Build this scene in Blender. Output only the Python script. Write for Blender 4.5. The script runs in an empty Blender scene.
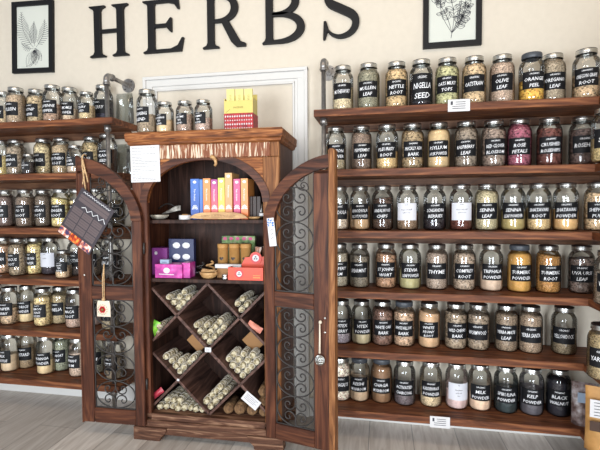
import bpy, math, random
from math import sin, cos, pi, radians, sqrt
from mathutils import Vector, Matrix

S = bpy.context.scene
COL = S.collection

# ------------------------------------------------------------------ camera
F = 435.0
YAW, PITCH, ROLL = radians(-10.689), radians(2.384), radians(.352)
CAMP = Vector((0, -2.6, 1.27))
_f = Vector((sin(YAW)*cos(PITCH), cos(YAW)*cos(PITCH), -sin(PITCH)))
_r = Vector((cos(YAW), -sin(YAW), 0))
_d = _f.cross(_r)
_r2 = _r*cos(ROLL) + _d*sin(ROLL)
_d2 = -_r*sin(ROLL) + _d*cos(ROLL)
cd = bpy.data.cameras.new('camera')
cam = bpy.data.objects.new('camera', cd)
COL.objects.link(cam)
cd.sensor_width = 36
cd.lens = F*36/600
m = Matrix((_r2, -_d2, -_f)).transposed().to_4x4()
m.translation = CAMP
cam.matrix_world = m
S.camera = cam

# ------------------------------------------------------------------ light
w = bpy.data.worlds.new('world')
S.world = w
w.use_nodes = True
w.node_tree.nodes['Background'].inputs[0].default_value = (.93, .96, 1, 1)
w.node_tree.nodes['Background'].inputs[1].default_value = .40


def area(name, loc, rot, sx, sy, power, color):
    l = bpy.data.lights.new(name, 'AREA')
    l.shape = 'RECTANGLE'
    l.size, l.size_y = sx, sy
    l.energy = power
    l.color = color
    o = bpy.data.objects.new(name, l)
    o.location = loc
    o.rotation_euler = rot
    COL.objects.link(o)
    return o


area('window_daylight', (.9, -4.6, 1.1), (radians(88), 0, radians(8)), 1.1, 1.7, 142, (.86, .93, 1))
area('shop_window_daylight', (-1.9, -4.6, 1.1), (radians(88), 0, radians(-10)), 1.5, 1.7, 138, (.86, .93, 1))
area('ceiling_lamp', (-.5, -2.0, 3.3), (radians(28), 0, 0), 3.2, .7, 22, (1, .80, .58))
S.view_settings.view_transform = 'Standard'
S.view_settings.look = 'None'
S.view_settings.exposure = 0
S.view_settings.gamma = 1
S.view_settings.use_curve_mapping = False
S.cycles.transparent_max_bounces = 32
S.cycles.sample_clamp_indirect = 6


# ------------------------------------------------------------------ helpers
def ray(u, v):
    return _r2*((u-300)/F) + _d2*((v-225)/F) + _f


def at(u, v, y):
    """the point seen at (u, v) on the plane at depth y"""
    d = ray(u, v)
    return CAMP + d*((y-CAMP.y)/d.y)


def lin(c):
    return tuple((x/255/12.92 if x/255 <= .04045 else ((x/255+.055)/1.055)**2.4) for x in c) + (1,)


class MB:
    def __init__(s):
        s.v, s.f, s.sm = [], [], []

    def add(s, vs, fs, smooth=False):
        b = len(s.v)
        s.v += [tuple(p) for p in vs]
        for q in fs:
            s.f.append([b+i for i in q])
            s.sm.append(smooth)
        return s

    def box(s, x0, x1, y0, y1, z0, z1, c=0.0):
        """box with chamfered vertical and horizontal edges when c > 0"""
        if c <= 0:
            vs = [(x, y, z) for z in (z0, z1) for y in (y0, y1) for x in (x0, x1)]
            return s.add(vs, [(0, 2, 3, 1), (4, 5, 7, 6), (0, 1, 5, 4), (2, 6, 7, 3), (0, 4, 6, 2), (1, 3, 7, 5)])
        vs, idx = [], {}
        for i, (x, sx) in enumerate(((x0, 1), (x1, -1))):
            for j, (y, sy) in enumerate(((y0, 1), (y1, -1))):
                for k, (z, sz) in enumerate(((z0, 1), (z1, -1))):
                    idx[i, j, k, 'x'] = len(vs); vs.append((x, y+sy*c, z+sz*c))
                    idx[i, j, k, 'y'] = len(vs); vs.append((x+sx*c, y, z+sz*c))
                    idx[i, j, k, 'z'] = len(vs); vs.append((x+sx*c, y+sy*c, z))
        fs = []
        for i in (0, 1):
            fs.append([idx[i, a, b, 'x'] for a, b in ((0, 0), (0, 1), (1, 1), (1, 0))][::1 if i == 0 else -1])
            fs.append([idx[a, i, b, 'y'] for a, b in ((0, 0), (1, 0), (1, 1), (0, 1))][::1 if i == 0 else -1])
            fs.append([idx[a, b, i, 'z'] for a, b in ((0, 0), (0, 1), (1, 1), (1, 0))][::1 if i == 0 else -1])
        for a in (0, 1):
            for b in (0, 1):
                fs.append([idx[a, b, 0, 'x'], idx[a, b, 0, 'y'], idx[a, b, 1, 'y'], idx[a, b, 1, 'x']])
                fs.append([idx[a, 0, b, 'x'], idx[a, 0, b, 'z'], idx[a, 1, b, 'z'], idx[a, 1, b, 'x']])
                fs.append([idx[0, a, b, 'y'], idx[0, a, b, 'z'], idx[1, a, b, 'z'], idx[1, a, b, 'y']])
                for k in (0, 1):
                    fs.append([idx[a, b, k, 'x'], idx[a, b, k, 'y'], idx[a, b, k, 'z']])
        return s.add(vs, fs)

    def prism(s, pts, y0, y1):
        """polygon in x-z pushed from y0 (front) to y1"""
        n = len(pts)
        vs = [(x, y0, z) for x, z in pts] + [(x, y1, z) for x, z in pts]
        fs = [list(range(n)), list(range(2*n-1, n-1, -1))]
        fs += [(i, n+i, n+(i+1) % n, (i+1) % n) for i in range(n)]
        return s.add(vs, fs)

    def strip(s, A, B, y0, y1):
        """solid between two polylines A and B (x-z) from y0 to y1"""
        n = len(A)
        vs = []
        for a, b in zip(A, B):
            vs += [(a[0], y0, a[1]), (b[0], y0, b[1]), (b[0], y1, b[1]), (a[0], y1, a[1])]
        fs = []
        for i in range(n-1):
            p, q = 4*i, 4*i+4
            for k in range(4):
                fs.append((p+k, p+(k+1) % 4, q+(k+1) % 4, q+k))
        fs += [(0, 3, 2, 1), (4*n-4, 4*n-3, 4*n-2, 4*n-1)]
        return s.add(vs, fs)

    def stroke(s, pts, wd, y0, y1):
        A, B = [], []
        n = len(pts)
        for i, p in enumerate(pts):
            a, b = pts[max(0, i-1)], pts[min(n-1, i+1)]
            dx, dz = b[0]-a[0], b[1]-a[1]
            l = math.hypot(dx, dz) or 1
            h = (wd(i/(n-1)) if callable(wd) else wd)/2
            A.append((p[0]-dz/l*h, p[1]+dx/l*h))
            B.append((p[0]+dz/l*h, p[1]-dx/l*h))
        return s.strip(A, B, y0, y1)

    def ribbon(s, pts, wd, y):
        n = len(pts)
        vs = []
        for i, p in enumerate(pts):
            a, b = pts[max(0, i-1)], pts[min(n-1, i+1)]
            dx, dz = b[0]-a[0], b[1]-a[1]
            l = math.hypot(dx, dz) or 1
            h = wd/2
            vs += [(p[0]-dz/l*h, y, p[1]+dx/l*h), (p[0]+dz/l*h, y, p[1]-dx/l*h)]
        return s.add(vs, [(2*i, 2*i+1, 2*i+3, 2*i+2) for i in range(n-1)])

    def lathe(s, prof, n=24, c=(0, 0, 0), smooth=True, fn=None):
        vs = []
        for r, z in prof:
            for k in range(n):
                a = 2*pi*k/n
                rr = r*(fn(a, z) if fn else 1)
                vs.append((c[0]+rr*cos(a), c[1]+rr*sin(a), c[2]+z))
        fs = [(i*n+k, i*n+(k+1) % n, (i+1)*n+(k+1) % n, (i+1)*n+k) for i in range(len(prof)-1) for k in range(n)]
        return s.add(vs, fs, smooth)

    def tube(s, pts, r, n=8, caps=True):
        pts = [Vector(p) for p in pts]
        vs, up = [], None
        for i, p in enumerate(pts):
            t = (pts[min(i+1, len(pts)-1)] - pts[max(i-1, 0)]).normalized()
            if up is None:
                up = t.orthogonal().normalized()
            up = (up - t*up.dot(t)).normalized()
            b = t.cross(up)
            rr = r(i/(len(pts)-1)) if callable(r) else r
            vs += [p + (up*cos(2*pi*k/n) + b*sin(2*pi*k/n))*rr for k in range(n)]
        fs = [(i*n+k, i*n+(k+1) % n, (i+1)*n+(k+1) % n, (i+1)*n+k) for i in range(len(pts)-1) for k in range(n)]
        s.add(vs, fs, True)
        if caps:
            b = len(s.v)-len(vs)
            s.f += [[b+k for k in range(n)][::-1], [b+len(vs)-n+k for k in range(n)]]
            s.sm += [False, False]
        return s

    def ball(s, c, r, n=10, m=6, sc=(1, 1, 1)):
        prof = [(max(1e-4, sin(pi*i/m))*r, -cos(pi*i/m)*r) for i in range(m+1)]
        t = MB().lathe(prof, n)
        return s.add([(c[0]+x*sc[0], c[1]+y*sc[1], c[2]+z*sc[2]) for x, y, z in t.v], t.f, True)

    def mesh(s, name):
        me = bpy.data.meshes.new(name)
        me.from_pydata(s.v, [], s.f)
        me.polygons.foreach_set('use_smooth', s.sm)
        me.update()
        return me

    def fix(s, me):
        import bmesh
        bm = bmesh.new()
        bm.from_mesh(me)
        bmesh.ops.recalc_face_normals(bm, faces=bm.faces)
        bm.to_mesh(me)
        bm.free()
        return me

    def obj(s, name, mat, parent=None, loc=(0, 0, 0), rz=0, fix=True):
        me = s.mesh(name)
        if fix:
            s.fix(me)
        return put(name, me, mat, parent, loc, rz)


def put(name, me, mat, parent=None, loc=(0, 0, 0), rz=0):
    o = bpy.data.objects.new(name, me)
    if mat is not None and not me.materials:
        me.materials.append(mat)
    o.location = loc
    if isinstance(rz, (tuple, list)):
        o.rotation_euler = rz
    else:
        o.rotation_euler = (0, 0, rz)
    o.parent = parent
    COL.objects.link(o)
    return o


def tag(o, label, cat, group=None):
    o['label'] = label
    o['category'] = cat
    if group:
        o['group'] = group
    return o


def empty(name, loc=(0, 0, 0), rot=(0, 0, 0), label=None, cat=None, group=None):
    o = bpy.data.objects.new(name, None)
    o.empty_display_size = .05
    o.location = loc
    o.rotation_euler = rot if isinstance(rot, (tuple, list)) else (0, 0, rot)
    COL.objects.link(o)
    if label:
        tag(o, label, cat, group)
    return o


def struct(o):
    o['kind'] = 'structure'
    return o


# ------------------------------------------------------------------ materials
def nmat(name):
    mt = bpy.data.materials.new(name)
    mt.use_nodes = True
    nt = mt.node_tree
    return mt, nt, nt.nodes['Principled BSDF']


def plain(name, c, rough=.5, metal=0.0, spec=.5):
    mt, nt, b = nmat(name)
    b.inputs['Base Color'].default_value = lin(c)
    b.inputs['Roughness'].default_value = rough
    b.inputs['Metallic'].default_value = metal
    b.inputs['Specular IOR Level'].default_value = spec
    return mt


def noisy(name, stops, scale=(1, 1, 1), nscale=8, detail=5, rough=.6, bump=.2, metal=0.0, dist=.0, kind='noise', bd=.002, spec=.4):
    mt, nt, b = nmat(name)
    N = nt.nodes
    tc = N.new('ShaderNodeTexCoord')
    mp = N.new('ShaderNodeMapping')
    mp.inputs['Scale'].default_value = scale
    nt.links.new(tc.outputs['Object'], mp.inputs[0])
    if kind == 'noise':
        tx = N.new('ShaderNodeTexNoise')
        tx.inputs['Scale'].default_value = nscale
        tx.inputs['Detail'].default_value = detail
        tx.inputs['Distortion'].default_value = dist
        out = tx.outputs['Fac']
    else:
        tx = N.new('ShaderNodeTexVoronoi')
        tx.inputs['Scale'].default_value = nscale
        sp = N.new('ShaderNodeSeparateColor')
        nt.links.new(tx.outputs['Color'], sp.inputs[0])
        out = sp.outputs[0]
    nt.links.new(mp.outputs[0], tx.inputs['Vector'])
    cr = N.new('ShaderNodeValToRGB')
    e = cr.color_ramp.elements
    while len(e) < len(stops):
        e.new(.5)
    for k, (p, c) in enumerate(stops):
        e[k].position = p
        e[k].color = lin(c)
    nt.links.new(out, cr.inputs[0])
    nt.links.new(cr.outputs[0], b.inputs['Base Color'])
    b.inputs['Roughness'].default_value = rough
    b.inputs['Metallic'].default_value = metal
    b.inputs['Specular IOR Level'].default_value = spec
    if bump:
        bp = N.new('ShaderNodeBump')
        bp.inputs['Strength'].default_value = bump
        bp.inputs['Distance'].default_value = bd
        nt.links.new(tx.outputs['Distance'] if kind != 'noise' else out, bp.inputs['Height'])
        nt.links.new(bp.outputs[0], b.inputs['Normal'])
    return mt


def wood(name, dark, mid, light, axis='x', rough=.45, k=1.0, bump=.25, spec=.4):
    sc = {'x': (.9, 9, 9), 'y': (9, .9, 9), 'z': (9, 9, .9)}[axis]
    mt = noisy(name, [(.28, dark), (.5, mid), (.72, light)], tuple(a*k for a in sc), 3.2, 9, rough+.08, bump, dist=1.6, bd=.003, spec=spec*.6)
    return mt


M = {}
M['shelf'] = wood('shelf_wood', (50, 27, 18), (106, 62, 40), (160, 104, 66), 'x')
M['shelf_side'] = wood('shelf_wood_across', (54, 27, 15), (106, 60, 35), (150, 96, 58), 'y')
M['cleat'] = wood('cleat_wood', (52, 32, 22), (92, 62, 44), (124, 88, 62), 'x')
M['cab_z'] = wood('walnut_upright', (38, 19, 12), (78, 43, 29), (112, 68, 45), 'z', .4)
M['cab_x'] = wood('walnut_crosswise', (38, 19, 12), (76, 42, 28), (112, 68, 45), 'x', .4)
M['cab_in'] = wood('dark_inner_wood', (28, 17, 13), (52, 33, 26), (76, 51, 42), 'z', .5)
M['cab_worn'] = wood('worn_light_wood', (62, 32, 15), (128, 74, 38), (182, 122, 72), 'x', .5, 2.0)
M['cab_worn_lit_z'] = wood('worn_and_lit_upright', (78, 46, 26), (128, 82, 48), (170, 120, 76), 'z', .5, 1.4)  # real wear on stile and blocks; on the door strip it imitates light
M['plinth'] = wood('worn_plinth_wood', (48, 28, 20), (92, 60, 44), (160, 124, 98), 'x', .55, 1.3, .5)
M['slat'] = wood('rack_wood', (48, 33, 30), (84, 60, 52), (116, 86, 76), 'y', .4)
M['frieze'] = noisy('flaking_white_paint_on_wood', [(.47, (118, 64, 36)), (.54, (150, 98, 66)), (.60, (206, 186, 160)), (.7, (222, 208, 190))], (26, 26, 2.4), 4, 6, .6, .4, dist=.8)
M['wall'] = noisy('cream_wall_paint', [(.3, (206, 196, 180)), (.7, (210, 200, 184))], (1, 1, 1), 30, 3, .7, .06, spec=.2)
M['white'] = plain('white_trim_paint', (208, 206, 202), .45)
M['iron'] = plain('wrought_iron', (58, 54, 52), .5, .35)
M['pipe'] = noisy('galvanised_pipe', [(.3, (134, 130, 128)), (.7, (170, 166, 162))], (1, 1, 1), 40, 3, .38, .1, .85)
M['lid'] = plain('tin_lid', (206, 206, 202), .30, 1.0)
M['lid_top'] = plain('dark_reflection_lid_disc', (30, 30, 34), .3)  # dark reflection of the shelf above, put into the lid top's colour
M['lid_dark'] = plain('grey_plastic_lid', (66, 70, 76), .42)
M['black_label'] = plain('black_chalk_label', (19, 19, 22), .55, 0, .25)
M['white_label'] = plain('white_paper_label', (212, 212, 218), .6)
M['chalk'] = plain('white_chalk_ink', (236, 236, 238), .6)
M['ink'] = plain('grey_print_ink', (62, 62, 70), .7)
M['black'] = plain('black_painted_wood', (20, 20, 22), .5, 0, .25)
M['art_paper'] = plain('pale_art_paper', (204, 206, 196), .6)
M['paper'] = plain('white_paper', (208, 206, 206), .6)
M['twine'] = noisy('tan_twine', [(.35, (170, 128, 84)), (.65, (222, 190, 146))], (1, 1, 4), 90, 2, .8, .4)
M['sage'] = noisy('dried_sage_leaves', [(.34, (70, 60, 42)), (.44, (140, 126, 96)), (.54, (186, 174, 142)), (.68, (222, 212, 188))], (1, 1, .5), 75, 4, .85, .9, bd=.004, dist=.8)
M['sage_string'] = plain('white_cotton_string', (222, 214, 200), .8)
M['root_bundle'] = noisy('brown_root_fibre', [(.3, (52, 34, 22)), (.5, (112, 82, 54)), (.72, (158, 124, 86))], (1, 1, .4), 60, 4, .85, .9, bd=.004, dist=.8)
M['tan'] = noisy('turned_tan_wood', [(.3, (150, 108, 66)), (.7, (204, 164, 112))], (2, 12, 12), 8, 4, .5, .1)
M['card'] = plain('brown_cardboard', (150, 108, 64), .7)
M['kraft'] = noisy('kraft_paper', [(.3, (170, 122, 66)), (.7, (196, 148, 88))], (1, 1, 1), 20, 3, .6, .2)


def glass_mat(name, tint, edge, g=.10):
    mt = bpy.data.materials.new(name)
    mt.use_nodes = True
    nt = mt.node_tree
    N = nt.nodes
    N.remove(N['Principled BSDF'])
    lw = N.new('ShaderNodeLayerWeight')
    lw.inputs['Blend'].default_value = .5
    cr = N.new('ShaderNodeValToRGB')
    cr.color_ramp.elements[0].position = .62
    cr.color_ramp.elements[0].color = tint
    cr.color_ramp.elements[1].position = .95
    cr.color_ramp.elements[1].color = edge
    nt.links.new(lw.outputs['Facing'], cr.inputs[0])
    tr = N.new('ShaderNodeBsdfTransparent')
    nt.links.new(cr.outputs[0], tr.inputs[0])
    gl = N.new('ShaderNodeBsdfGlossy')
    gl.inputs['Roughness'].default_value = .05
    fr = N.new('ShaderNodeFresnel')
    fr.inputs['IOR'].default_value = 1.5
    ad = N.new('ShaderNodeMath')
    ad.operation = 'MULTIPLY_ADD'
    ad.inputs[1].default_value = .9
    ad.inputs[2].default_value = g*.35
    nt.links.new(fr.outputs[0], ad.inputs[0])
    ns = N.new('ShaderNodeTexNoise')
    ns.inputs['Scale'].default_value = 22
    ns.inputs['Detail'].default_value = 1
    bp = N.new('ShaderNodeBump')
    bp.inputs['Strength'].default_value = .35
    bp.inputs['Distance'].default_value = .004
    tc = N.new('ShaderNodeTexCoord')
    nt.links.new(tc.outputs['Object'], ns.inputs['Vector'])
    nt.links.new(ns.outputs['Fac'], bp.inputs['Height'])
    nt.links.new(bp.outputs[0], gl.inputs['Normal'])
    mx = N.new('ShaderNodeMixShader')
    nt.links.new(ad.outputs[0], mx.inputs[0])
    nt.links.new(tr.outputs[0], mx.inputs[1])
    nt.links.new(gl.outputs[0], mx.inputs[2])
    nt.links.new(mx.outputs[0], N['Material Output'].inputs[0])
    return mt


M['glass'] = glass_mat('jar_glass', (.985, .99, .98, 1), (.42, .46, .43, 1))
M['film'] = glass_mat('clear_plastic_film', (.80, .82, .80, 1), (.55, .57, .56, 1), .3)

_cm = {}


def content_mat(c, kind):
    key = (c, kind)
    if key in _cm:
        return _cm[key]
    g_ = sum(c)/3
    c = tuple(min(250, (x*.80+g_*.20)*1.05+14) for x in c)  # greyed and lifted: whitish haze of glass reflections put into the colour
    if c[1] > c[0]*.9:
        c = (c[0]*1.03, c[1]*.965, c[2])
    lo = tuple(x*.62 for x in c)
    hi = tuple(min(255, x*1.15+14) for x in c)
    if kind == 'p':
        mt = noisy('powder', [(.3, tuple(x*.92 for x in c)), (.7, tuple(min(255, x*1.04) for x in c))], (1, 1, 1), 60, 3, .9, .1, spec=.1)
    elif kind == 'l':
        mt = noisy('cut_herb', [(.34, lo), (.5, c), (.64, hi)], (1, 1, 1.3), 150, 3, .9, .7, bd=.002, spec=.15)
    else:
        mt = noisy('herb_pieces', [(.05, lo), (.4, c), (.9, hi)], (1, 1, 1.3), 115, 3, .85, .8, kind='v', bd=.004, spec=.2)
    _cm[key] = mt
    return mt


# ------------------------------------------------------------------ setting
RW = 1.275   # the side wall on the right
FZ = -.014   # floor level
fl = MB().box(-4.2, RW+.1, -5.4, .1, -.1, 0)
fl.v = [(x, y, z+FZ) for x, y, z in fl.v]
mt, nt, b = nmat('grey_wood_look_tile')
N = nt.nodes
tc = N.new('ShaderNodeTexCoord')
mp = N.new('ShaderNodeMapping')
mp.inputs['Rotation'].default_value = (0, 0, radians(90))
mp.inputs['Location'].default_value = (.2, .07, 0)
nt.links.new(tc.outputs['Object'], mp.inputs[0])
br = N.new('ShaderNodeTexBrick')
br.inputs['Scale'].default_value = 1
br.inputs['Brick Width'].default_value = 1.2
br.inputs['Row Height'].default_value = .24
br.inputs['Mortar Size'].default_value = .0025
br.inputs['Mortar Smooth'].default_value = .2
br.inputs['Color1'].default_value = lin((226, 217, 207))
br.inputs['Color2'].default_value = lin((192, 184, 175))
br.inputs['Mortar'].default_value = lin((164, 158, 150))
nt.links.new(mp.outputs[0], br.inputs['Vector'])
mp2 = N.new('ShaderNodeMapping')
mp2.inputs['Scale'].default_value = (9, 1, 1)
nt.links.new(tc.outputs['Object'], mp2.inputs[0])
no = N.new('ShaderNodeTexNoise')
no.inputs['Scale'].default_value = 3.5
no.inputs['Detail'].default_value = 9
no.inputs['Distortion'].default_value = 1.2
nt.links.new(mp2.outputs[0], no.inputs['Vector'])
cr = N.new('ShaderNodeValToRGB')
cr.color_ramp.elements[0].position = .33
cr.color_ramp.elements[0].color = lin((178, 164, 152))
cr.color_ramp.elements[1].position = .62
cr.color_ramp.elements[1].color = (1, 1, 1, 1)
nt.links.new(no.outputs['Fac'], cr.inputs[0])
mx = N.new('ShaderNodeMix')
mx.data_type = 'RGBA'
mx.blend_type = 'MULTIPLY'
mx.inputs[0].default_value = .45
nt.links.new(br.outputs[0], mx.inputs[6])
nt.links.new(cr.outputs[0], mx.inputs[7])
nt.links.new(mx.outputs[2], b.inputs['Base Color'])
b.inputs['Roughness'].default_value = .42
struct(fl.obj('floor', mt))
struct(MB().box(-4.2, RW+.1, 0, .1, FZ, 3.2).obj('wall_back', M['wall']))
struct(MB().box(RW, RW+.1, -3.0, 0, FZ, 3.2).obj('wall_right', M['wall']))
bb = MB()
for x0, x1 in ((-4.2, -1.5), (-.436, RW)):
    bb.box(x0, x1, -.016, 0, FZ, .10, .003)
struct(bb.obj('baseboard_back', M['white']))
# door casing behind the cabinet
dr = struct(empty('door_1', (-.968, 0, 0)))
for nm, xs in (('casing_side', (-.532, .442)), ('casing_side', (.442, .532))):
    pass
for sgn in (-1, 1):
    c = MB()
    for a, b_, t in ((.532, .512, .030), (.512, .470, .020), (.470, .452, .014), (.452, .440, .022)):
        x0, x1 = sorted((sgn*a, sgn*b_))
        c.box(x0, x1, -t, 0, FZ, 2.10 - (.532-a), .002)
    c.obj('casing_side', M['white'], dr)
c = MB()
for a, b_, t in ((.0, .020, .032), (.020, .062, .021), (.062, .080, .015), (.080, .092, .023)):
    c.box(-.532+a, .532-a, -t, 0, 2.10-b_, 2.10-a, .002)
c.obj('casing_top', M['white'], dr)
MB().box(-.45, .45, -.006, 0, FZ, 2.01).obj('door_panel', M['wall'], dr)

# ------------------------------------------------------------------ shelves
R_TOP = [1.788, 1.468, 1.140, .817, .495, .166]
L_TOP = [1.803, 1.484, 1.150, .834, .511, .198]
TH, DEP = .038, .28
ORD = ['top', 'second', 'third', 'fourth', 'fifth', 'lowest']
XI = .975
XIS = [1.012, 1.002, .996, .986, .970, .962]    # front corner where the back shelves meet the side shelves
for k, z in enumerate(R_TOP):
    e = empty('wall_shelf', (.3, 0, z-TH), 0, 'stained wooden plank shelf behind the right door, %s of six' % ORD[k], 'shelf', 'plank shelves right of the cabinet')
    MB().box(-.36-.3, RW-.3-.002, -DEP, -.001, 0, TH, .002).obj('plank', M['shelf'], e)
    MB().box(-.33-.3, RW-.3-.002, -.024, -.001, -.046, -.0005, .002).obj('cleat', M['cleat'], e)
for k, z in enumerate(L_TOP):
    e = empty('wall_shelf', (-2.4, 0, z-TH), 0, 'stained wooden plank shelf at the left edge, %s of six' % ORD[k], 'shelf', 'plank shelves left of the cabinet')
    MB().box(-1.0, .845, -DEP, -.001, 0, TH, .002).obj('plank', M['shelf'], e)
    MB().box(-1.0, .80, -.024, -.001, -.046, -.0005, .002).obj('cleat', M['cleat'], e)
for k, z in enumerate(R_TOP):
    e = empty('side_wall_shelf', (RW, -1.0, z-TH), 0, 'short stretch of side wall shelf at the right edge, %s level' % ORD[k], 'shelf', 'side wall shelves at the right edge')
    MB().box(XIS[k]-RW, -.002, -.6, 1-DEP-.0015, 0, TH, .002).obj('plank', M['shelf_side'], e)
    MB().box(-.024, -.002, -.6, 1-DEP-.0015, -.046, -.0005, .002).obj('cleat', M['cleat'], e)


# pipe brackets
def pipe_bracket(x, ztop, label, zs):
    e = empty('pipe_bracket', (x, 0, 0), 0, label, 'pipe bracket')
    yy = -.235
    MB().tube([(0, yy, FZ+.001), (0, yy, ztop-.02)], .0125, 14).obj('upright_pipe', M['pipe'], e)
    el = MB().tube([(0, yy, ztop-.05)] + [(0, yy+.03-.03*cos(a), ztop-.03+.03*sin(a)) for a in [i*pi/2/8 for i in range(9)]] + [(0, yy+.055, ztop)], .0185, 14)
    el.tube([(0, yy, ztop-.056), (0, yy, ztop-.046)], .0215, 14)
    el.tube([(0, yy+.05, ztop), (0, yy+.06, ztop)], .0215, 14)
    el.obj('elbow', M['pipe'], e)
    MB().tube([(0, yy+.04, ztop), (0, -.012, ztop)], .0125, 14).obj('wall_arm', M['pipe'], e)
    f_ = MB().tube([(0, -.008, ztop), (0, -.001, ztop)], .044, 24)
    f_.tube([(0, -.024, ztop), (0, -.008, ztop)], .020, 14)
    fo = f_.obj('flange', M['pipe'], e)
    s_ = MB()
    for a in range(4):
        s_.ball((.032*cos(a*pi/2+.8), -.009, ztop+.032*sin(a*pi/2+.8)), .0045, 8, 4)
    s_.obj('screws', M['iron'], fo)
    cp = MB()
    for z in zs:
        cp.tube([(0, yy, z-TH-.036), (0, yy, z-TH-.0005)], .0195, 14)
        cp.tube([(0, yy, z-TH-.030), (0, yy, z-TH-.024)], .0215, 14)
    for z in zs:
        MB().tube([(0, yy, z-TH-.036), (0, yy, z-TH-.0005)], .0195, 14).obj('coupling', M['pipe'], e)


pipe_bracket(-1.613, 2.06, 'grey iron pipe bracket holding up the left shelves', L_TOP)
pipe_bracket(-.312, 2.06, 'grey iron pipe bracket at the left end of the right shelves', R_TOP)


# ------------------------------------------------------------------ jars
def jar_r(t):
    """outer radius (share of the widest) at height t of the glass"""
    P = [(0, .80), (.012, .88), (.04, .97), (.09, 1), (.70, 1), (.76, .985), (.81, .93), (.85, .84), (.88, .75), (.90, .70), (1.0, .70)]
    for (a, ra), (b, rb) in zip(P, P[1:]):
        if t <= b:
            return ra + (rb-ra)*(t-a)/(b-a)
    return P[-1][1]


_jm = {}
SIZES = {'big': (.244, .0600), 'slim': (.242, .0572), 'mid': (.172, .048), 'small': (.128, .040)}


def jar_meshes(size):
    if size in _jm:
        return _jm[size]
    H, R = SIZES[size]
    hg = H-.004
    ts = [0, .006, .014, .04, .09, .2, .45, .70, .73, .76, .785, .81, .83, .85, .87, .885, .90, .93, .97, 1]
    prof = [(1e-4, .002)] + [(R*jar_r(t), hg*t) for t in ts]
    g = MB().lathe(prof, 28).mesh('glass_body')
    # lid: screw band with ridges, rim and pressed disc
    rl = R*.775
    hl = H*.098
    z0 = H-hl
    l = MB()
    l.lathe([(rl*.97, z0), (rl*1.03, z0+.001), (rl*1.03, z0+.004), (rl, z0+.005), (rl, z0+hl*.45), (rl*1.015, z0+hl*.5), (rl, z0+hl*.55), (rl, z0+hl*.85), (rl*.97, H), (rl*.86, H+.0008), (rl*.84, H-.001), (rl*.3, H-.0005), (1e-4, H-.0004)], 28,
            fn=lambda a, z: 1)
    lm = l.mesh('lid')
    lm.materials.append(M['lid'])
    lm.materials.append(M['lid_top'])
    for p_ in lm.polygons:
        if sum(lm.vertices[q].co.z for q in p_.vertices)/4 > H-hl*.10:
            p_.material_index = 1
    l2 = MB()
    n = 48
    l2.lathe([(rl*.98, z0-.002), (rl*1.02, z0), (rl*1.02, z0+hl*.85), (rl*.97, H+.001), (rl*.6, H+.001), (rl*.58, H-.001), (1e-4, H-.001)], n,
             fn=lambda a, z: 1 + (.012 if int(round(a/(2*pi/n))) % 2 else 0))
    lm2 = l2.mesh('lid')
    _jm[size] = (g, lm, lm2)
    return _jm[size]


_lab = {}


def label_mesh(size, w=52, tall=False, white=False):
    key = (size, w, tall, white)
    if key in _lab:
        return _lab[key]
    H, R = SIZES[size]
    z0, z1 = (.245*H, .595*H)
    if white:
        z0, z1 = .22*H, .60*H
    if tall:
        z0, z1 = .10*H, .68*H
    r = R*1.012
    n = 14
    vs = []
    for i in range(n+1):
        a = radians(-90-w+2*w*i/n)
        for z in (z0, z1):
            vs.append((r*cos(a), r*sin(a), z))
        for z in (z1, z0):
            vs.append(((r-.0008)*cos(a), (r-.0008)*sin(a), z))
    fs = []
    for i in range(n):
        p, q = 4*i, 4*i+4
        fs += [(p+k, q+k, q+(k+1) % 4, p+(k+1) % 4) for k in range(4)]
    fs += [(0, 1, 2, 3), (4*n+3, 4*n+2, 4*n+1, 4*n)]
    mb = MB().add(vs, fs)
    me = mb.mesh('label')
    mb.fix(me)
    _lab[key] = (me, z0, z1, r)
    return _lab[key]


def text_verts(s, shear=.18, off=.0):
    cu = bpy.data.curves.new('t', 'FONT')
    cu.body = s
    cu.resolution_u = 1
    cu.shear = shear
    cu.offset = off
    cu.align_x = 'CENTER'
    cu.space_character = .95
    o = bpy.data.objects.new('t', cu)
    me = bpy.data.meshes.new_from_object(o)
    vs = [tuple(v.co) for v in me.vertices]
    fs = [tuple(p.vertices) for p in me.polygons]
    bpy.data.meshes.remove(me)
    bpy.data.objects.remove(o)
    bpy.data.curves.remove(cu)
    return vs, fs


def text_flat(mb, s, cx, cz, h, y, maxw=None, off=.01, shear=0.0, rot=0):
    """adds lettering in the x-z plane, capital height h, facing -y"""
    vs, fs = text_verts(s, shear, off)
    if not vs:
        return
    x0, x1 = min(v[0] for v in vs), max(v[0] for v in vs)
    k = h/.7
    kx = k
    if maxw and (x1-x0)*k > maxw:
        kx = maxw/(x1-x0)
    mid = (x0+x1)/2
    out = []
    for v in vs:
        a, b = (v[0]-mid)*kx, (v[1]-.35)*k
        out.append((cx+a*cos(rot)-b*sin(rot), y, cz+a*sin(rot)+b*cos(rot)))
    mb.add(out, fs)


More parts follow.
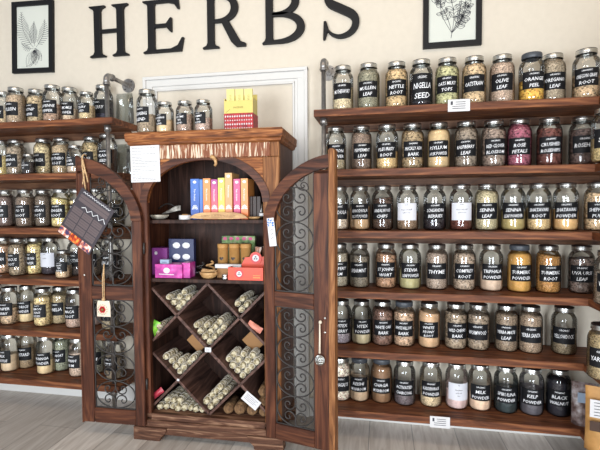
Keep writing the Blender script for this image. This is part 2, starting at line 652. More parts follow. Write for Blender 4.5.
def label_text(lines, size, z0, z1, r, w, white):
    mb = MB()
    hh = z1-z0
    arc = 2*radians(w)*r*.88
    rows = []
    if white:
        rows = [(lines[0], .90, .07)] + [(t, .62-.17*i, .085) for i, t in enumerate(lines[1:])]
    else:
        if len(lines) == 1:
            rows = [('ORGANIC', .83, .13), (lines[0], .46, .27)]
        elif len(lines) == 2:
            rows = [('ORGANIC', .86, .11), (lines[0], .56, .23), (lines[1], .20, .22)]
        else:
            rows = [('ORGANIC', .90, .09), (lines[0], .66, .19), (lines[1], .39, .18), (lines[2], .13, .17)]
    for s, fz, fh in rows:
        t = MB()
        mw = arc*(.5 if s == 'ORGANIC' else 1)
        text_flat(t, s, 0, z0+hh*fz, hh*fh*.88, 0, mw*.92, off=.006, shear=.15 if not white else 0)
        out = []
        for x, y, z in t.v:
            a = x/r - pi/2
            out.append(((r+.0007)*cos(a), (r+.0007)*sin(a), z+x*.04))
        mb.add(out, t.f)
    return mb


_fill = {}


def fill_mesh(size, lvl, seed):
    key = (size, round(lvl, 2), seed % 3)
    if key in _fill:
        return _fill[key]
    H, R = SIZES[size]
    hg = H-.004
    rnd = random.Random(seed)
    pr = [(1e-4, .0045)]
    t = .012
    while t < lvl:
        pr.append((R*jar_r(t)*.958, hg*t+.002))
        t += .03
    pr.append((R*jar_r(lvl)*.95, hg*lvl))
    rt = R*jar_r(lvl)*.95
    n0 = len(pr)
    pr += [(rt*.85, hg*lvl+.002), (rt*.5, hg*lvl+.005), (1e-4, hg*lvl+.006)]
    n = 24
    mb = MB().lathe(pr, n)
    ph = rnd.random()*6
    tl = .006 + .006*rnd.random()
    for i in range(len(mb.v)):
        if i // n >= n0-1:
            x, y, z = mb.v[i]
            z += tl*(x/R)*cos(ph) + .003*sin(x*180+ph)*cos(y*150)
            mb.v[i] = (x, y, min(z, hg*.97))
    me = mb.mesh('contents')
    _fill[key] = me
    return me


JC = [0]


def jar(x, y, z, size, cont, lines, label, group, lid='lid', kind='black', rz=0.0, lw=52):
    """cont = (colour, texture, fill level) or None"""
    JC[0] += 1
    g, l1, l2 = jar_meshes(size)
    e = empty('glass_jar', (x, y, z+.0005), rz, label, 'jar', group)
    put('glass_body', g, M['glass'], e)
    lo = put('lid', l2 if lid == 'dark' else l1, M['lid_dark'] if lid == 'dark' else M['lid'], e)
    if cont:
        c, tx, lv = cont
        me = fill_mesh(size, lv, JC[0]).copy()
        put('contents', me, content_mat(c, tx), e)
    if lines:
        white = kind == 'white'
        me, z0, z1, r = label_mesh(size, lw, kind == 'tall', white)
        lb = put('label', me, M['white_label'] if white else M['black_label'], e)
        if white:
            lb = lb
            m2 = me
        tb = label_text(lines, size, z0, z1, r, lw, white)
        tb.obj('lettering', M['ink'] if white else M['chalk'], lb, fix=False)
    return e


WHT = (224, 208, 170)
# right shelves: u of the lid centre, contents, words, short look
RIGHT = [
 [(343, 'big', ((196, 186, 138), 'l', .50), ['MOTHERWORT'], 'straw coloured herb'),
  (368.5, 'big', ((128, 132, 100), 'l', .86), ['MULLEIN', 'LEAF'], 'grey green herb'),
  (396.5, 'big', ((184, 150, 100), 'c', .84), ['NETTLE', 'ROOT'], 'tan root'),
  (421, 'big', ((36, 34, 38), 'l', .56), ['NIGELLA', 'SEED'], 'black seed', 'tall'),
  (447, 'big', ((158, 166, 108), 'c', .82), ['OATS MILKY', 'TOPS'], 'pale green tops'),
  (474, 'big', ((176, 158, 108), 'c', .84), ['OATSTRAW'], 'yellowish straw'),
  (502, 'big', ((164, 148, 118), 'l', .84), ['OLIVE', 'LEAF'], 'grey beige leaf'),
  (531.5, 'big', ((226, 158, 48), 'c', .44), ['ORANGE', 'PEEL'], 'bright orange peel', 'dark'),
  (556, 'big', ((150, 130, 104), 'l', .90), ['OREGANO', 'LEAF'], 'brown grey leaf'),
  (586, 'big', ((178, 158, 110), 'c', .48), ['OREGON GRAPE', 'ROOT'], 'yellow beige root')],
 [(336, 'big', ((164, 158, 116), 'l', .55), ['PASSION', 'FLOWER'], 'pale green herb'),
  (361.5, 'big', ((128, 112, 88), 'l', .82), ['PEPPERMINT', 'LEAF'], 'brown green leaf'),
  (387, 'big', ((214, 170, 110), 'l', .40), ['PLEURISY', 'ROOT'], 'golden heap of root'),
  (412.5, 'big', ((150, 122, 84), 'c', .82), ['PRICKLY ASH', 'BARK'], 'tan bark'),
  (438.5, 'big', ((210, 176, 124), 'p', .84), ['PSYLLIUM', 'HUSK POWDER'], 'beige powder'),
  (466, 'big', ((124, 116, 92), 'c', .88), ['RASPBERRY', 'LEAF'], 'grey green leaf'),
  (493.5, 'big', ((132, 108, 92), 'c', .80), ['RED CLOVER', 'BLOSSOM'], 'mauve brown blossom'),
  (519, 'big', ((146, 66, 84), 'c', .90), ['ROSE', 'PETALS'], 'crushed pink petals'),
  (549, 'big', ((96, 44, 34), 'c', .78), ['CRUSHED', 'ROSEHIPS'], 'dark red pieces'),
  (582, 'big', ((86, 62, 54), 'c', .74), ['ROSEHIPS'], 'dark brown hips')],
 [(339, 'big', ((196, 184, 150), 'l', .42), ['RHODIOLA'], 'cream herb'),
  (360, 'big', ((206, 164, 118), 'p', .52), ['RHODIOLA', 'ROOT POWDER'], 'pinkish tan powder'),
  (382.5, 'big', ((78, 52, 38), 'c', .72), ['SANDALWOOD', 'CHIPS'], 'dark brown chips'),
  (407.5, 'big', ((136, 104, 76), 'l', .40), ['herbs', 'Please ask staff', 'before use'], 'brown herb', 'white'),
  (434.5, 'big', ((34, 30, 32), 'c', .55), ['SCHISANDRA', 'BERRIES'], 'black berries'),
  (461, 'big', ((98, 44, 32), 'l', .60), ['herbs', 'Please ask staff', 'before use'], 'rust red herb', 'white'),
  (486.5, 'big', ((172, 170, 122), 'l', .86), ['SENNA', 'LEAF'], 'pale olive leaf'),
  (513, 'big', ((176, 166, 92), 'p', .42), ['SENNA', 'LEAF POWDER'], 'yellow green powder'),
  (538.5, 'big', ((208, 168, 112), 'l', .46), ['SHATAVARI', 'ROOT'], 'sandy root', '', 8),
  (565.5, 'big', ((222, 172, 106), 'p', .42), ['SHATAVARI', 'POWDER'], 'peach powder'),
  (597, 'big', ((198, 160, 116), 'c', .78), ['SHEPHERDS', 'PURSE'], 'tan pieces')],
 [(339, 'big', ((150, 148, 116), 'l', .78), ['SLIPPERY', 'ELM'], 'grey green herb'),
  (359.5, 'big', ((122, 118, 92), 'l', .74), ['SPEARMINT'], 'dull green leaf'),
  (386, 'big', ((158, 112, 78), 'c', .78), ['ST JOHNS', 'WORT'], 'reddish mixed herb'),
  (410, 'big', ((166, 168, 106), 'p', .40), ['STEVIA', 'LEAF POWDER'], 'green powder'),
  (436.5, 'big', ((150, 138, 112), 'l', .82), ['THYME'], 'grey brown leaf'),
  (464, 'big', ((158, 132, 108), 'c', .82), ['COMFREY', 'ROOT'], 'speckled cream and brown root'),
  (491, 'big', ((194, 178, 142), 'p', .44), ['TRIPHALA', 'POWDER'], 'cream powder'),
  (519, 'big', ((206, 148, 62), 'p', .84), ['TURMERIC', 'POWDER'], 'deep yellow powder', 'dark'),
  (548, 'big', ((172, 114, 48), 'l', .80), ['TURMERIC', 'ROOT'], 'ochre root'),
  (581, 'big', ((106, 92, 76), 'c', .74), ['UVA URSI', 'LEAF'], 'dark grey leaf')],
 [(341.5, 'big', ((128, 124, 124), 'l', .34), ['VITEX', 'BERRY'], 'bluish grey seed'),
  (361.5, 'big', ((178, 174, 126), 'p', .38), ['VITEX', 'POWDER'], 'pale green powder'),
  (382.5, 'big', ((112, 76, 60), 'c', .82), ['WHITE OAK', 'BARK'], 'reddish brown bark'),
  (404, 'big', ((176, 138, 106), 'c', .78), ['WHITE WILLOW', 'BARK'], 'pinkish tan bark', 'dark'),
  (429, 'big', ((204, 160, 116), 'p', .80), ['WHITE', 'PEONY', 'ROOT'], 'peach powder'),
  (455.5, 'big', ((146, 122, 96), 'c', .80), ['WILD CHERRY', 'BARK'], 'mixed brown bark'),
  (478, 'big', ((136, 124, 94), 'c', .78), ['WORMWOOD'], 'grey olive herb'),
  (506, 'big', ((130, 116, 86), 'l', .82), ['YERBA MATE', 'LEAF'], 'olive brown leaf'),
  (530, 'big', ((142, 126, 94), 'l', .84), ['YERBA SANTA'], 'khaki leaf', '', 18),
  (563.5, 'big', ((128, 108, 80), 'l', .44), ['YELLOWDOCK'], 'brown root')],
 [(341, 'big', ((206, 190, 160), 'c', .86), ['ASTRAGALUS'], 'cream mushroom slices'),
  (359.5, 'big', ((202, 168, 132), 'p', .50), ['REISHI', 'MUSHROOM'], 'pale pink powder', 'dark'),
  (381.5, 'big', ((138, 96, 62), 'p', .86), ['CHAGA', 'MUSHROOM'], 'cinnamon powder', 'dark'),
  (404.5, 'big', ((92, 86, 84), 'l', .40), ['ACTIVATED', 'CHARCOAL'], 'ash grey seed'),
  (430.5, 'big', ((188, 176, 128), 'l', .40), ['BLADDERWRACK', 'POWDER'], 'yellowish powder'),
  (456.5, 'big', ((206, 172, 166), 'p', .42), ['clay', 'Himalayan', 'pink salt', 'fine'], 'pale pink salt', 'white'),
  (479.5, 'big', ((214, 194, 154), 'p', .38), ['MILK', 'POWDER'], 'cream powder'),
  (505.5, 'big', ((42, 58, 56), 'p', .52), ['SPIRULINA', 'POWDER'], 'dark green powder'),
  (531, 'big', ((84, 86, 88), 'p', .56), ['KELP', 'POWDER'], 'dark grey powder'),
  (558, 'big', ((34, 36, 42), 'p', .76), ['BLACK', 'WALNUT'], 'black powder')],
]
rj = random.Random(4)
MID = [86, 150, 209, 270, 330, 392]
for k, row in enumerate(RIGHT):
    for i, t in enumerate(row):
        u, size, cont, lines, look = t[:5]
        fl_ = t[5] if len(t) > 5 else ''
        yy = -(.185, .15, .13, .12, .115, .115)[k] - .012*rj.random()
        vv = MID[k] + (u-340)*(-.05, -.015, 0, .03, .055, .085)[k]
        p = at(u, vv, yy)
        if p.x < -.385+.06:
            p.x = -.325
        kind = fl_ if fl_ in ('white', 'tall') else 'black'
        lid = 'dark' if fl_ == 'dark' else 'lid'
        lt = 'with a white label' if kind == 'white' else ('labelled ' + ' '.join(lines).lower())
        lab = 'jar of %s %s, %s shelf right of cabinet' % (look, lt, ORD[k])
        rz = radians(rj.uniform(-6, 8) - 15*p.x)
        if k == 0 and i == 8:
            yy += .045
        if u < 366:
            size = 'slim'
        jar(p.x, yy, R_TOP[k], size, cont, lines, lab, 'herb jars on the %s right shelf' % ORD[k], lid, kind, rz, 54)
# jars on the side wall shelves, cut by the right edge
p = at(603, 335, -.46)
jar(p.x, -.46, R_TOP[4], 'big', ((158, 132, 88), 'l', .82), ['YARROW'], 'jar of khaki herb labelled yarrow on the fifth side shelf at right edge', None, 'lid', 'black', radians(-25))
p = at(606, 145, -.36)
jar(p.x, -.36, R_TOP[1], 'big', ((200, 170, 110), 'l', .44), ['SAGE'], 'jar of yellow herb on the second side shelf at right edge', None, 'lid', 'black', radians(-20))
p = at(609, 280, -.40)
jar(p.x, -.40, R_TOP[3], 'big', ((150, 140, 110), 'l', .6), ['VALERIAN'], 'jar of grey green herb on the fourth side shelf at right edge', None, 'lid', 'black', radians(-20))

B, SM, MD = 'slim', 'small', 'mid'
LEFT = [
 [(3, B, ((206, 172, 132), 'l', .5), ['CARAWAY'], 'pinkish tan seed cut by the left edge'),
  (16, B, ((170, 156, 118), 'l', .78), ['MULLEIN'], 'beige green herb'),
  (36, B, ((178, 152, 112), 'c', .80), ['CATNIP', 'HERB'], 'straw herb'),
  (52.5, B, ((164, 128, 102), 'c', .52), ['CAYENNE', 'PEPPER'], 'pinkish brown pieces'),
  (69.5, B, ((206, 184, 144), 'l', .42), ['CHAMOMILE', 'FLOWER'], 'cream flowers'),
  (86.5, MD, ((196, 168, 122), 'l', .50), ['CELERY', 'SEED'], 'tan seed, short one'),
  (103.5, B, ((44, 46, 58), 'c', .62), ['BILBERRY'], 'dark blue berries behind the pipe')],
 [(1, B, ((214, 180, 110), 'l', .55), ['CORIANDER'], 'yellow seed cut by the left edge'),
  (16, B, ((150, 140, 108), 'c', .80), ['DAMIANA', 'LEAF'], 'grey green leaf'),
  (28.5, SM, ((60, 54, 48), 'l', .6), ['DANDELION', 'TEA'], 'dark tea, tiny one'),
  (43.5, B, ((198, 172, 126), 'c', .88), ['ECHINACEA'], 'straw coloured pieces'),
  (61.5, B, ((172, 158, 112), 'l', .80), ['ELEUTHERO', 'ROOT'], 'pale olive root'),
  (75, MD, ((176, 164, 130), 'l', .5), ['ELDER', 'FLOWER'], 'cream flower by the open door'),
  (91.5, B, ((188, 160, 110), 'c', .84), ['FENNEL'], 'golden seed above the left door'),
  (107.5, B, ((92, 60, 44), 'l', .60), ['FLAX', 'SEED'], 'brown seed behind the pipe')],
 [(6, B, ((120, 104, 88), 'l', .84), ['ELDER', 'BERRY'], 'grey brown berries'),
  (25.5, B, ((122, 98, 80), 'l', .80), ['FO TI', 'ROOT'], 'brown root'),
  (43.5, B, ((116, 96, 78), 'l', .84), ['GENTIAN', 'ROOT'], 'dull brown root'),
  (61, B, ((214, 178, 110), 'c', .76), ['GINGER', 'ROOT'], 'yellow slices'),
  (77, B, ((206, 174, 118), 'c', .7), ['GINSENG'], 'yellow pieces behind the hanging menu'),
  (97, B, ((150, 130, 90), 'l', .7), ['GINKGO'], 'olive leaf behind the left door'),
  (115, B, ((112, 90, 64), 'l', .7), ['GOLDENROD'], 'brown herb nearest the cabinet')],
 [(4, B, ((172, 128, 92), 'c', .80), ['HAWTHORN'], 'reddish tan pieces'),
  (18.5, B, ((142, 118, 88), 'c', .84), ['HIBISCUS', 'ROOT'], 'brown mixed pieces'),
  (35, B, ((206, 186, 112), 'c', .82), ['HONEYBUSH', 'FLOWER'], 'bright yellow flowers'),
  (50.5, B, ((52, 48, 52), 'l', .36), ['herbs', 'hojicha'], 'black leaf with white label', 'white'),
  (63.5, MD, ((196, 160, 120), 'l', .40), ['HOPS', 'TEA', 'BLEND'], 'tan blend, short one'),
  (77, B, ((96, 88, 76), 'l', .6), ['HORSETAIL'], 'grey herb behind the door stile'),
  (94, B, ((122, 110, 84), 'l', .4), ['HYSSOP'], 'olive herb behind the ironwork'),
  (112, B, ((66, 58, 50), 'l', .7), ['IRISH MOSS'], 'dark moss nearest the cabinet')],
 [(-5, B, ((168, 140, 96), 'l', .5), ['JASMINE'], 'tan herb cut by the left edge'),
  (10, B, ((176, 156, 112), 'c', .48), ['JUNIPER', 'BERRY'], 'straw pieces'),
  (27.5, B, ((216, 188, 138), 'p', .50), ['LICORICE', 'POWDER'], 'cream powder'),
  (43.5, B, ((206, 170, 112), 'c', .78), ['LEMON', 'GRASS', 'PIECES'], 'curled yellow peel'),
  (60.5, B, ((162, 138, 98), 'l', .80), ['LOBELIA'], 'khaki herb'),
  (75, B, ((170, 148, 120), 'l', .5), ['MACA', 'ROOT'], 'grey tan root beside the door'),
  (94, B, ((206, 192, 170), 'p', .35), ['MALLOW'], 'white powder behind the ironwork'),
  (111, B, ((140, 120, 90), 'l', .6), ['MARJORAM'], 'brown herb nearest the cabinet')],
 [(-6, B, ((150, 120, 90), 'l', .5), ['KAVA'], 'brown herb cut by the left edge'),
  (10.5, B, ((208, 178, 140), 'p', .44), ['MILK', 'THISTLE'], 'pinkish cream powder'),
  (28, B, ((144, 116, 82), 'l', .58), ['MUSTARD'], 'brown seed'),
  (46.5, B, ((206, 192, 134), 'p', .42), ['MORINGA', 'POWDER'], 'pale yellow powder'),
  (62.5, B, ((128, 140, 108), 'l', .82), ['MUGWORT', 'LEAF'], 'green leaf'),
  (78.5, B, ((176, 160, 128), 'l', .62), ['MYRRH', 'GUM'], 'cream grains beside the door'),
  (97, B, ((146, 150, 120), 'l', .6), ['NEEM'], 'grey green herb behind the ironwork'),
  (115, B, ((130, 120, 90), 'l', .6), ['NETTLE'], 'olive herb nearest the cabinet')],
]
MIDL = [101, 156, 207, 258, 307, 357]
for k, row in enumerate(LEFT):
    for i, t in enumerate(row):
        u, size, cont, lines, look = t[:5]
        kind = t[5] if len(t) > 5 else 'black'
        yy = -.078 - .068*(i % 2) if size == 'slim' else -.195
        if size == 'slim' and any(0 <= j < len(row) and row[j][1] != 'slim' for j in (i-1, i+1)):
            yy = -.075
        p = at(u, MIDL[k] + u*(-.03, -.01, 0, .02, .04, .07)[k], yy)
        lab = 'jar of %s, %s shelf left of cabinet' % (look, ORD[k])
        jar(p.x, yy, L_TOP[k], size, cont, lines, lab, 'herb jars on the %s left shelf' % ORD[k], 'lid', kind, radians(rj.uniform(-14, 6)), 58)

# clear plastic bags at the right end of the two upper left shelves
for k, (u, v, h, lab) in enumerate(((127, 107, .19, 'clear plastic bag standing on the top left shelf beside the flange'),
                                    (125, 158, .19, 'clear plastic bag on the second left shelf below the pipe flange'))):
    p = at(u, v, -.06)
    mb = MB()
    for q in range(2):
        n = 8
        A = []
    vs = []
    W_, n_, m_ = .062, 10, 9
    for sgn in (-1, 1):
        for j in range(m_+1):
            for i in range(n_+1):
                x = -W_ + 2*W_*i/n_
                zz = h*j/m_
                bul = .022*(1-(x/W_)**2)*(1-(j/m_)**3) + .002*sin(i*2.1+j*1.7)
                vs.append((x*(1-.12*(j/m_)**2), sgn*max(.001, bul), zz))
    fs = []
    for s_ in (0, 1):
        b0 = s_*(n_+1)*(m_+1)
        for j in range(m_):
            for i in range(n_):
                a = b0+j*(n_+1)+i
                fs.append((a, a+1, a+n_+2, a+n_+1))
    o = mb.add(vs, fs, True).obj('plastic_bag', M['film'], None, (p.x-.01, -.07, L_TOP[k]+.0005), 0)
    tag(o, lab, 'plastic bag')

# ------------------------------------------------------------------ cabinet
CX, CY, CR = -.930, -.425, radians(.8)
cab = empty('wooden_cabinet', (CX, CY, 0), CR, 'dark carved wooden cabinet with open arched doors between the shelf walls', 'cabinet')
CM = cab.matrix_basis.copy() if False else Matrix.Translation((CX, CY, 0)) @ Matrix.Rotation(CR, 4, 'Z')
CMI = CM.inverted()
D0 = .382   # depth


def cat(u, v, dep=0.0):
    """cabinet coordinates of what is seen at (u, v) on the plane dep behind its front"""
    o = CMI @ CAMP
    d = CMI.to_3x3() @ ray(u, v)
    return o + d*((dep-o.y)/d.y)


def cw(x, y, z):
    return CM @ Vector((x, y, z))


def qarc(a, b, cx, cz, p, n=20, full=False):
    pts = []
    for i in range(n+1):
        t = pi/2*i/n
        x = a*sin(t)**(2/p)
        z = b*cos(t)**(2/p) if cos(t) > 1e-6 else 0
        pts.append((cx+x, cz+z))
    return pts


HW = .412
for s in (-1, 1):
    x0, x1 = sorted((s*.325, s*HW))
    MB().box(x0, x1, 0, .03, .13, 1.53, .003).obj('front_stile', M['cab_z'] if s < 0 else M['cab_worn_lit_z'], cab)
    x0, x1 = sorted((s*(HW-.004), s*(HW-.026)))
    MB().box(x0, x1, .0305, D0, .10, 1.604, .002).obj('side_panel', M['cab_z'], cab)
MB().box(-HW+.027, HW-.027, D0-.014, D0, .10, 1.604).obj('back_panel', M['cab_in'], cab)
# arched head
arc_r = qarc(.3245, .225, 0, 1.298, 2.0, 24)
arc = [(-x, z) for x, z in reversed(arc_r)][:-1] + arc_r
MB().strip(arc, [(x, 1.53) for x, z in arc], .001, .029).obj('arched_head', M['cab_worn'], cab)
arc2 = [(x*1.0, z) for x, z in arc]
out2 = [(x*1.12, 1.298+(z-1.298)*1.17) for x, z in arc]
MB().strip([(x*.995, z-.0015) for x, z in arc], [(max(-.362, min(.362, x)), min(z, 1.5295)) for x, z in out2], -.007, .0005).obj('arch_moulding', M['cab_x'], cab)
# frieze, crown, plinth
MB().box(-.365, .365, -.004, .028, 1.531, 1.6045, .003).obj('frieze', M['frieze'], cab)
for s in (-1, 1):
    x0, x1 = sorted((s*.366, s*HW))
    MB().box(x0, x1, -.002, .03, 1.531, 1.6045, .002).obj('frieze_block', M['cab_worn_lit_z'], cab)
cr_ = MB()
crp = [(0, 1.605), (-.012, 1.612), (-.014, 1.622), (-.022, 1.63), (-.024, 1.668), (-.018, 1.675)]
lv = []
for yo, z in crp:
    lv.append([(-HW+yo, yo, z), (HW-yo, yo, z), (HW-yo, D0, z), (-HW+yo, D0, z)])
vs = [p for L in lv for p in L]
fs = [(4*i+k, 4*i+(k+1) % 4, 4*i+4+(k+1) % 4, 4*i+4+k) for i in range(len(lv)-1) for k in range(4)] + [(3, 2, 1, 0), tuple(4*(len(lv)-1)+k for k in range(4))]
cr_.add(vs, fs)
cr_.obj('crown_board', M['cab_worn'], cab)
MB().box(-HW+.028, HW-.028, .004, D0-.016, .105, .13, .002).obj('bottom_board', M['plinth'], cab)
MB().box(-.324, .324, -.002, .0035, .098, .133, .002).obj('sill_rail', M['plinth'], cab)
pl = MB()
pl.box(-HW-.008, HW+.008, -.012, D0, .060, .097, .005)
pl.obj('plinth_moulding', M['plinth'], cab)
for s in (-1, 1):
    pts = [(s*(HW+.012), FZ+.0005), (s*(HW+.012), .0595), (s*.23, .0595), (s*.235, .035), (s*.262, .01), (s*.27, FZ+.0005)]
    MB().prism(pts, -.016, .05).obj('bracket_foot', M['plinth'], cab)
    MB().box(*sorted((s*(HW-.06), s*(HW+.008))), D0-.05, D0, FZ+.0005, .0595, .003).obj('rear_foot', M['plinth'], cab)
MB().box(-.27, .27, -.006, .012, .018, .0598, .003).obj('apron', M['plinth'], cab)
# carved drop under the frieze
p = cat(215, 161)
mb = MB()
mb.tube([(p.x-.014, -.016, 1.535), (p.x-.002, -.018, 1.530), (p.x+.010, -.018, 1.515), (p.x+.012, -.018, 1.497), (p.x+.004, -.018, 1.486)], lambda t: .010*(1-.6*t)+.002, 8)
mb.obj('carved_drop', M['tan'], cab)
# shelves
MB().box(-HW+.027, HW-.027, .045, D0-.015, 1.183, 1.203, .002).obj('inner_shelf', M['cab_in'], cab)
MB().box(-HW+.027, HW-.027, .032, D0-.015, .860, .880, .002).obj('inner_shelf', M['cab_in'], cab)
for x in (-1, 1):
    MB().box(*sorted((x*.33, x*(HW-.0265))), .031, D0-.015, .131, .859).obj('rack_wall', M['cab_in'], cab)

# diamond rack: slats at 45 degrees
ZB, ZT, XH = .1305, .8595, .3295
CELL = (ZT-ZB)/4
TS = .0085


def slat(xa, za, xb, zb):
    dx, dz = xb-xa, zb-za
    l = math.hypot(dx, dz)
    nx, nz = -dz/l*TS, dx/l*TS
    pts = [(xa+nx, za+nz), (xb+nx, zb+nz), (xb-nx, zb-nz), (xa-nx, za-nz)]
    # clip the ends to the rack box
    pts = [(max(-XH, min(XH, x)), max(ZB, min(ZT, z))) for x, z in pts]
    MB().prism(pts, .034, D0-.016).obj('rack_slat', M['slat'], cab)


c2 = CELL
zc = (ZB+ZT)/2
# long diagonals through the middle, cut by the box
slat(-XH, zc+XH, -.012, zc+.012); slat(.012, zc-.012, XH, zc-XH)
slat(-XH, zc-XH, XH, zc+XH)
slat(0, ZT, XH, ZT-XH); slat(-XH, ZB+XH, 0, ZB)
slat(0, ZT, -XH, ZT-XH); slat(XH, ZB+XH, 0, ZB)
for x, z, w_, h_, l_ in ((.0, zc, .036, .026, ''), (-c2+.005, ZB+c2+.004, .014, .012, '')):
    MB().box(x-w_/2, x+w_/2, .029, .0335, z-h_/2, z+h_/2, .001).obj('price_tag', M['paper'], cab)
lt = MB()
for q in range(3):
    lt.ribbon([(-.012, zc+.006-q*.006), (.012, zc+.006-q*.006)], .0012, .0288)
lt.obj('tag_lettering', M['ink'], cab, fix=False)


# doors -------------------------------------------------------------
def scroll_mesh(a, b):
    pts = []
    sx, sz = a*.37, b*.42
    r0 = math.hypot(sx*.9, b-sz)
    a0 = math.atan2(b-sz, -sx*.9)
    n = 28
    sp = []
    for i in range(n, 0, -1):
        t = i/n
        th = a0 + t*2*pi*1.3
        r = r0*(.45*math.exp(-9*t)+.55*(1-t)**.8*.92+.05)
        sp.append((sx+r*cos(th), sz+r*sin(th)))
    pts += sp
    for i in range(25):
        t = pi/2 - pi*i/24
        pts.append((a*.04+a*cos(t)*.945, b*sin(t)))
    pts += [(x, -z) for x, z in reversed(sp)]
    return MB().tube([(x, 0, z) for x, z in pts], .0036, 6).mesh('scroll')




def door(hx, hy, ang, side, label_parts):
    """side +1: hinge on its left, free edge to +x; -1 mirrored"""
    d = empty('cabinet_door')
    d.parent = cab
    q = CMI @ Vector((hx, hy, 0))
    d.location = q
    d.rotation_euler = (0, 0, ang-CR)
    T = .026
    s = side
    DW = .363 if s > 0 else .376
    dzt = -.03 if s > 0 else 0
    SW = .088 if s > 0 else .070

    def X(x):
        return s*x
    mz, mx_ = M['cab_z'], M['cab_x']
    za, zb = .07, 1.55
    # free stile, hinge stile
    fs_ = MB().box(*sorted((X(DW-SW), X(DW))), -T, 0, za, 1.462+dzt, .003)
    fs_.obj('stile', mz, d)
    MB().box(*sorted((X(0), X(.056))), -T, 0, za, 1.2, .003).obj('stile', mz, d)
    MB().box(*sorted((X(.0565), X(DW-SW-.0005))), -T+.001, -.001, za, .152, .003).obj('bottom_rail', mx_, d)
    MB().box(*sorted((X(.0565), X(DW-SW-.0005))), -T+.001, -.001, .765, .840, .003).obj('middle_rail', mx_, d)
    O_ = qarc(DW, .35+dzt, 0, 1.20, 1.75, 26)
    I_ = qarc(DW-.060, .275+dzt*.6, 0, 1.20, 1.8, 26)
    A = [(X(DW-x), z) for x, z in O_]
    B_ = [(X(DW-x), z) for x, z in I_]
    ah = MB().strip(A, B_, -T-.001, .001)
    ah.obj('arched_top', mx_, d)
    # strip along the free edge
    st = MB()
    sw_ = .026 if s > 0 else .004
    st.prism([(X(DW-.004), za-.004), (X(DW+sw_), za-.004), (X(DW+sw_), 1.548+dzt*.5), (X(DW+sw_*.7), 1.56+dzt*.5), (X(DW+.002), 1.56+dzt*.5), (X(DW-.004), 1.552+dzt*.5)], -T-.016 if s > 0 else -T-.003, .002)
    st.obj('closing_strip', M['cab_worn_lit_z'] if s > 0 else mz, d)  # right strip takes the lighter wood to imitate light from the right
    for zz in (.30, 1.05):
        h_ = MB().tube([(X(-.004), -T*.3, zz-.03), (X(-.004), -T*.3, zz+.03)], .006, 8)
        h_.obj('hinge', M['iron'], d)
    # iron work
    g = MB()
    xl, xr = .058, DW-SW-.0015
    for z0, z1 in ((.153, .764), (.841, 1.19)):
        g.box(*sorted((X(xl), X(xl+.005))), -.016, -.010, z0, z1)
        g.box(*sorted((X(xr-.005), X(xr))), -.016, -.010, z0, z1 if z1 < 1 else 1.44)
        g.box(*sorted((X(xl), X(xr))), -.016, -.010, z0, z0+.005)
    g.box(*sorted((X(xl), X(xr))), -.016, -.010, .759, .764)
    gr = g.obj('iron_grille', M['iron'], d)
    mc = (xl+xr)/2
    hw_ = (xr-xl)/2-.004
    bl = (.764-.153)/8
    lo_ = scroll_mesh(hw_, bl-.001)
    bu = .087
    up_ = scroll_mesh(hw_, bu-.001)
    for j in range(4):
        for sg in (1, -1):
            o = put('scroll', lo_, M['iron'], gr, (X(mc), -.013, .156+bl*(2*j+1)))
            o.scale = (sg, 1, 1)
    for j in range(3):
        for sg in (1, -1):
            o = put('scroll', up_, M['iron'], gr, (X(mc), -.013, .846+bu*(2*j+1)))
            o.scale = (sg, 1, 1)
    tp = scroll_mesh(.07, .06)
    o = put('scroll', tp, M['iron'], gr, (X(xr-.045), -.013, 1.40))
    o.scale = (-.8 if s > 0 else .8, 1, .8)
    o.rotation_euler = (0, radians(-20*s), 0)
    # rivets and screw marks
    for zz in ((.66, .73) if s > 0 else (.90,)):
        MB().ball((X(DW-.03), -T-.001, zz), .006, 8, 4, (1, .4, 1)).obj('rivet', M['lid'], d)
    return d


HLx, HLy = cw(-.346, -.003, 0).x, cw(-.346, -.003, 0).y
HRx, HRy = cw(.341, -.003, 0).x, cw(.341, -.003, 0).y
dl = door(HLx, HLy, radians(1.0), -1, '')
dr_ = door(HRx, HRy, radians(-13.5), 1, '')
S.view_layers[0].update()

# ------------------------------------------------------------------ wall letters
LH = .328


def letter(name, x, z, builder, w):
    mb = MB()
    builder(mb)
    out = [(x_*LH*w, y, z_*LH) for x_, y, z_ in mb.v]
    mb.v = out
    o = mb.obj('wall_letter', M['black'], None, (x, -.001, z))
    bv = o.modifiers.new('bevel', 'BEVEL')
    bv.width = .0035
    bv.segments = 2
    bv.limit_method = 'ANGLE'
    tag(o, 'black serif letter %s mounted on the cream wall' % name, 'wall letter', 'letters spelling HERBS on the wall')
    return o


Y0, Y1 = -.022, 0


def stem(mb, x, z0=0.0, z1=1.0, w=.135, sw=.32, bot=True, top=True):
    h = w/2
    s = sw/2
    pts = []
    if bot:
        pts += [(x-s, z0), (x+s, z0), (x+s, z0+.028), (x+h+.02, z0+.06), (x+h, z0+.11)]
    else:
        pts += [(x-h, z0), (x+h, z0)]
    if top:
        pts += [(x+h, z1-.11), (x+h+.02, z1-.06), (x+s, z1-.028), (x+s, z1), (x-s, z1), (x-s, z1-.028), (x-h-.02, z1-.06), (x-h, z1-.11)]
    else:
        pts += [(x+h, z1), (x-h, z1)]
    if bot:
        pts += [(x-h, z0+.11), (x-h-.02, z0+.06), (x-s, z0+.028)]
    mb.prism(pts, Y0, Y1)


def L_H(mb):
    stem(mb, .17); stem(mb, .63)
    mb.stroke([(.23, .50), (.57, .50)], .07, Y0+.0004, Y1)


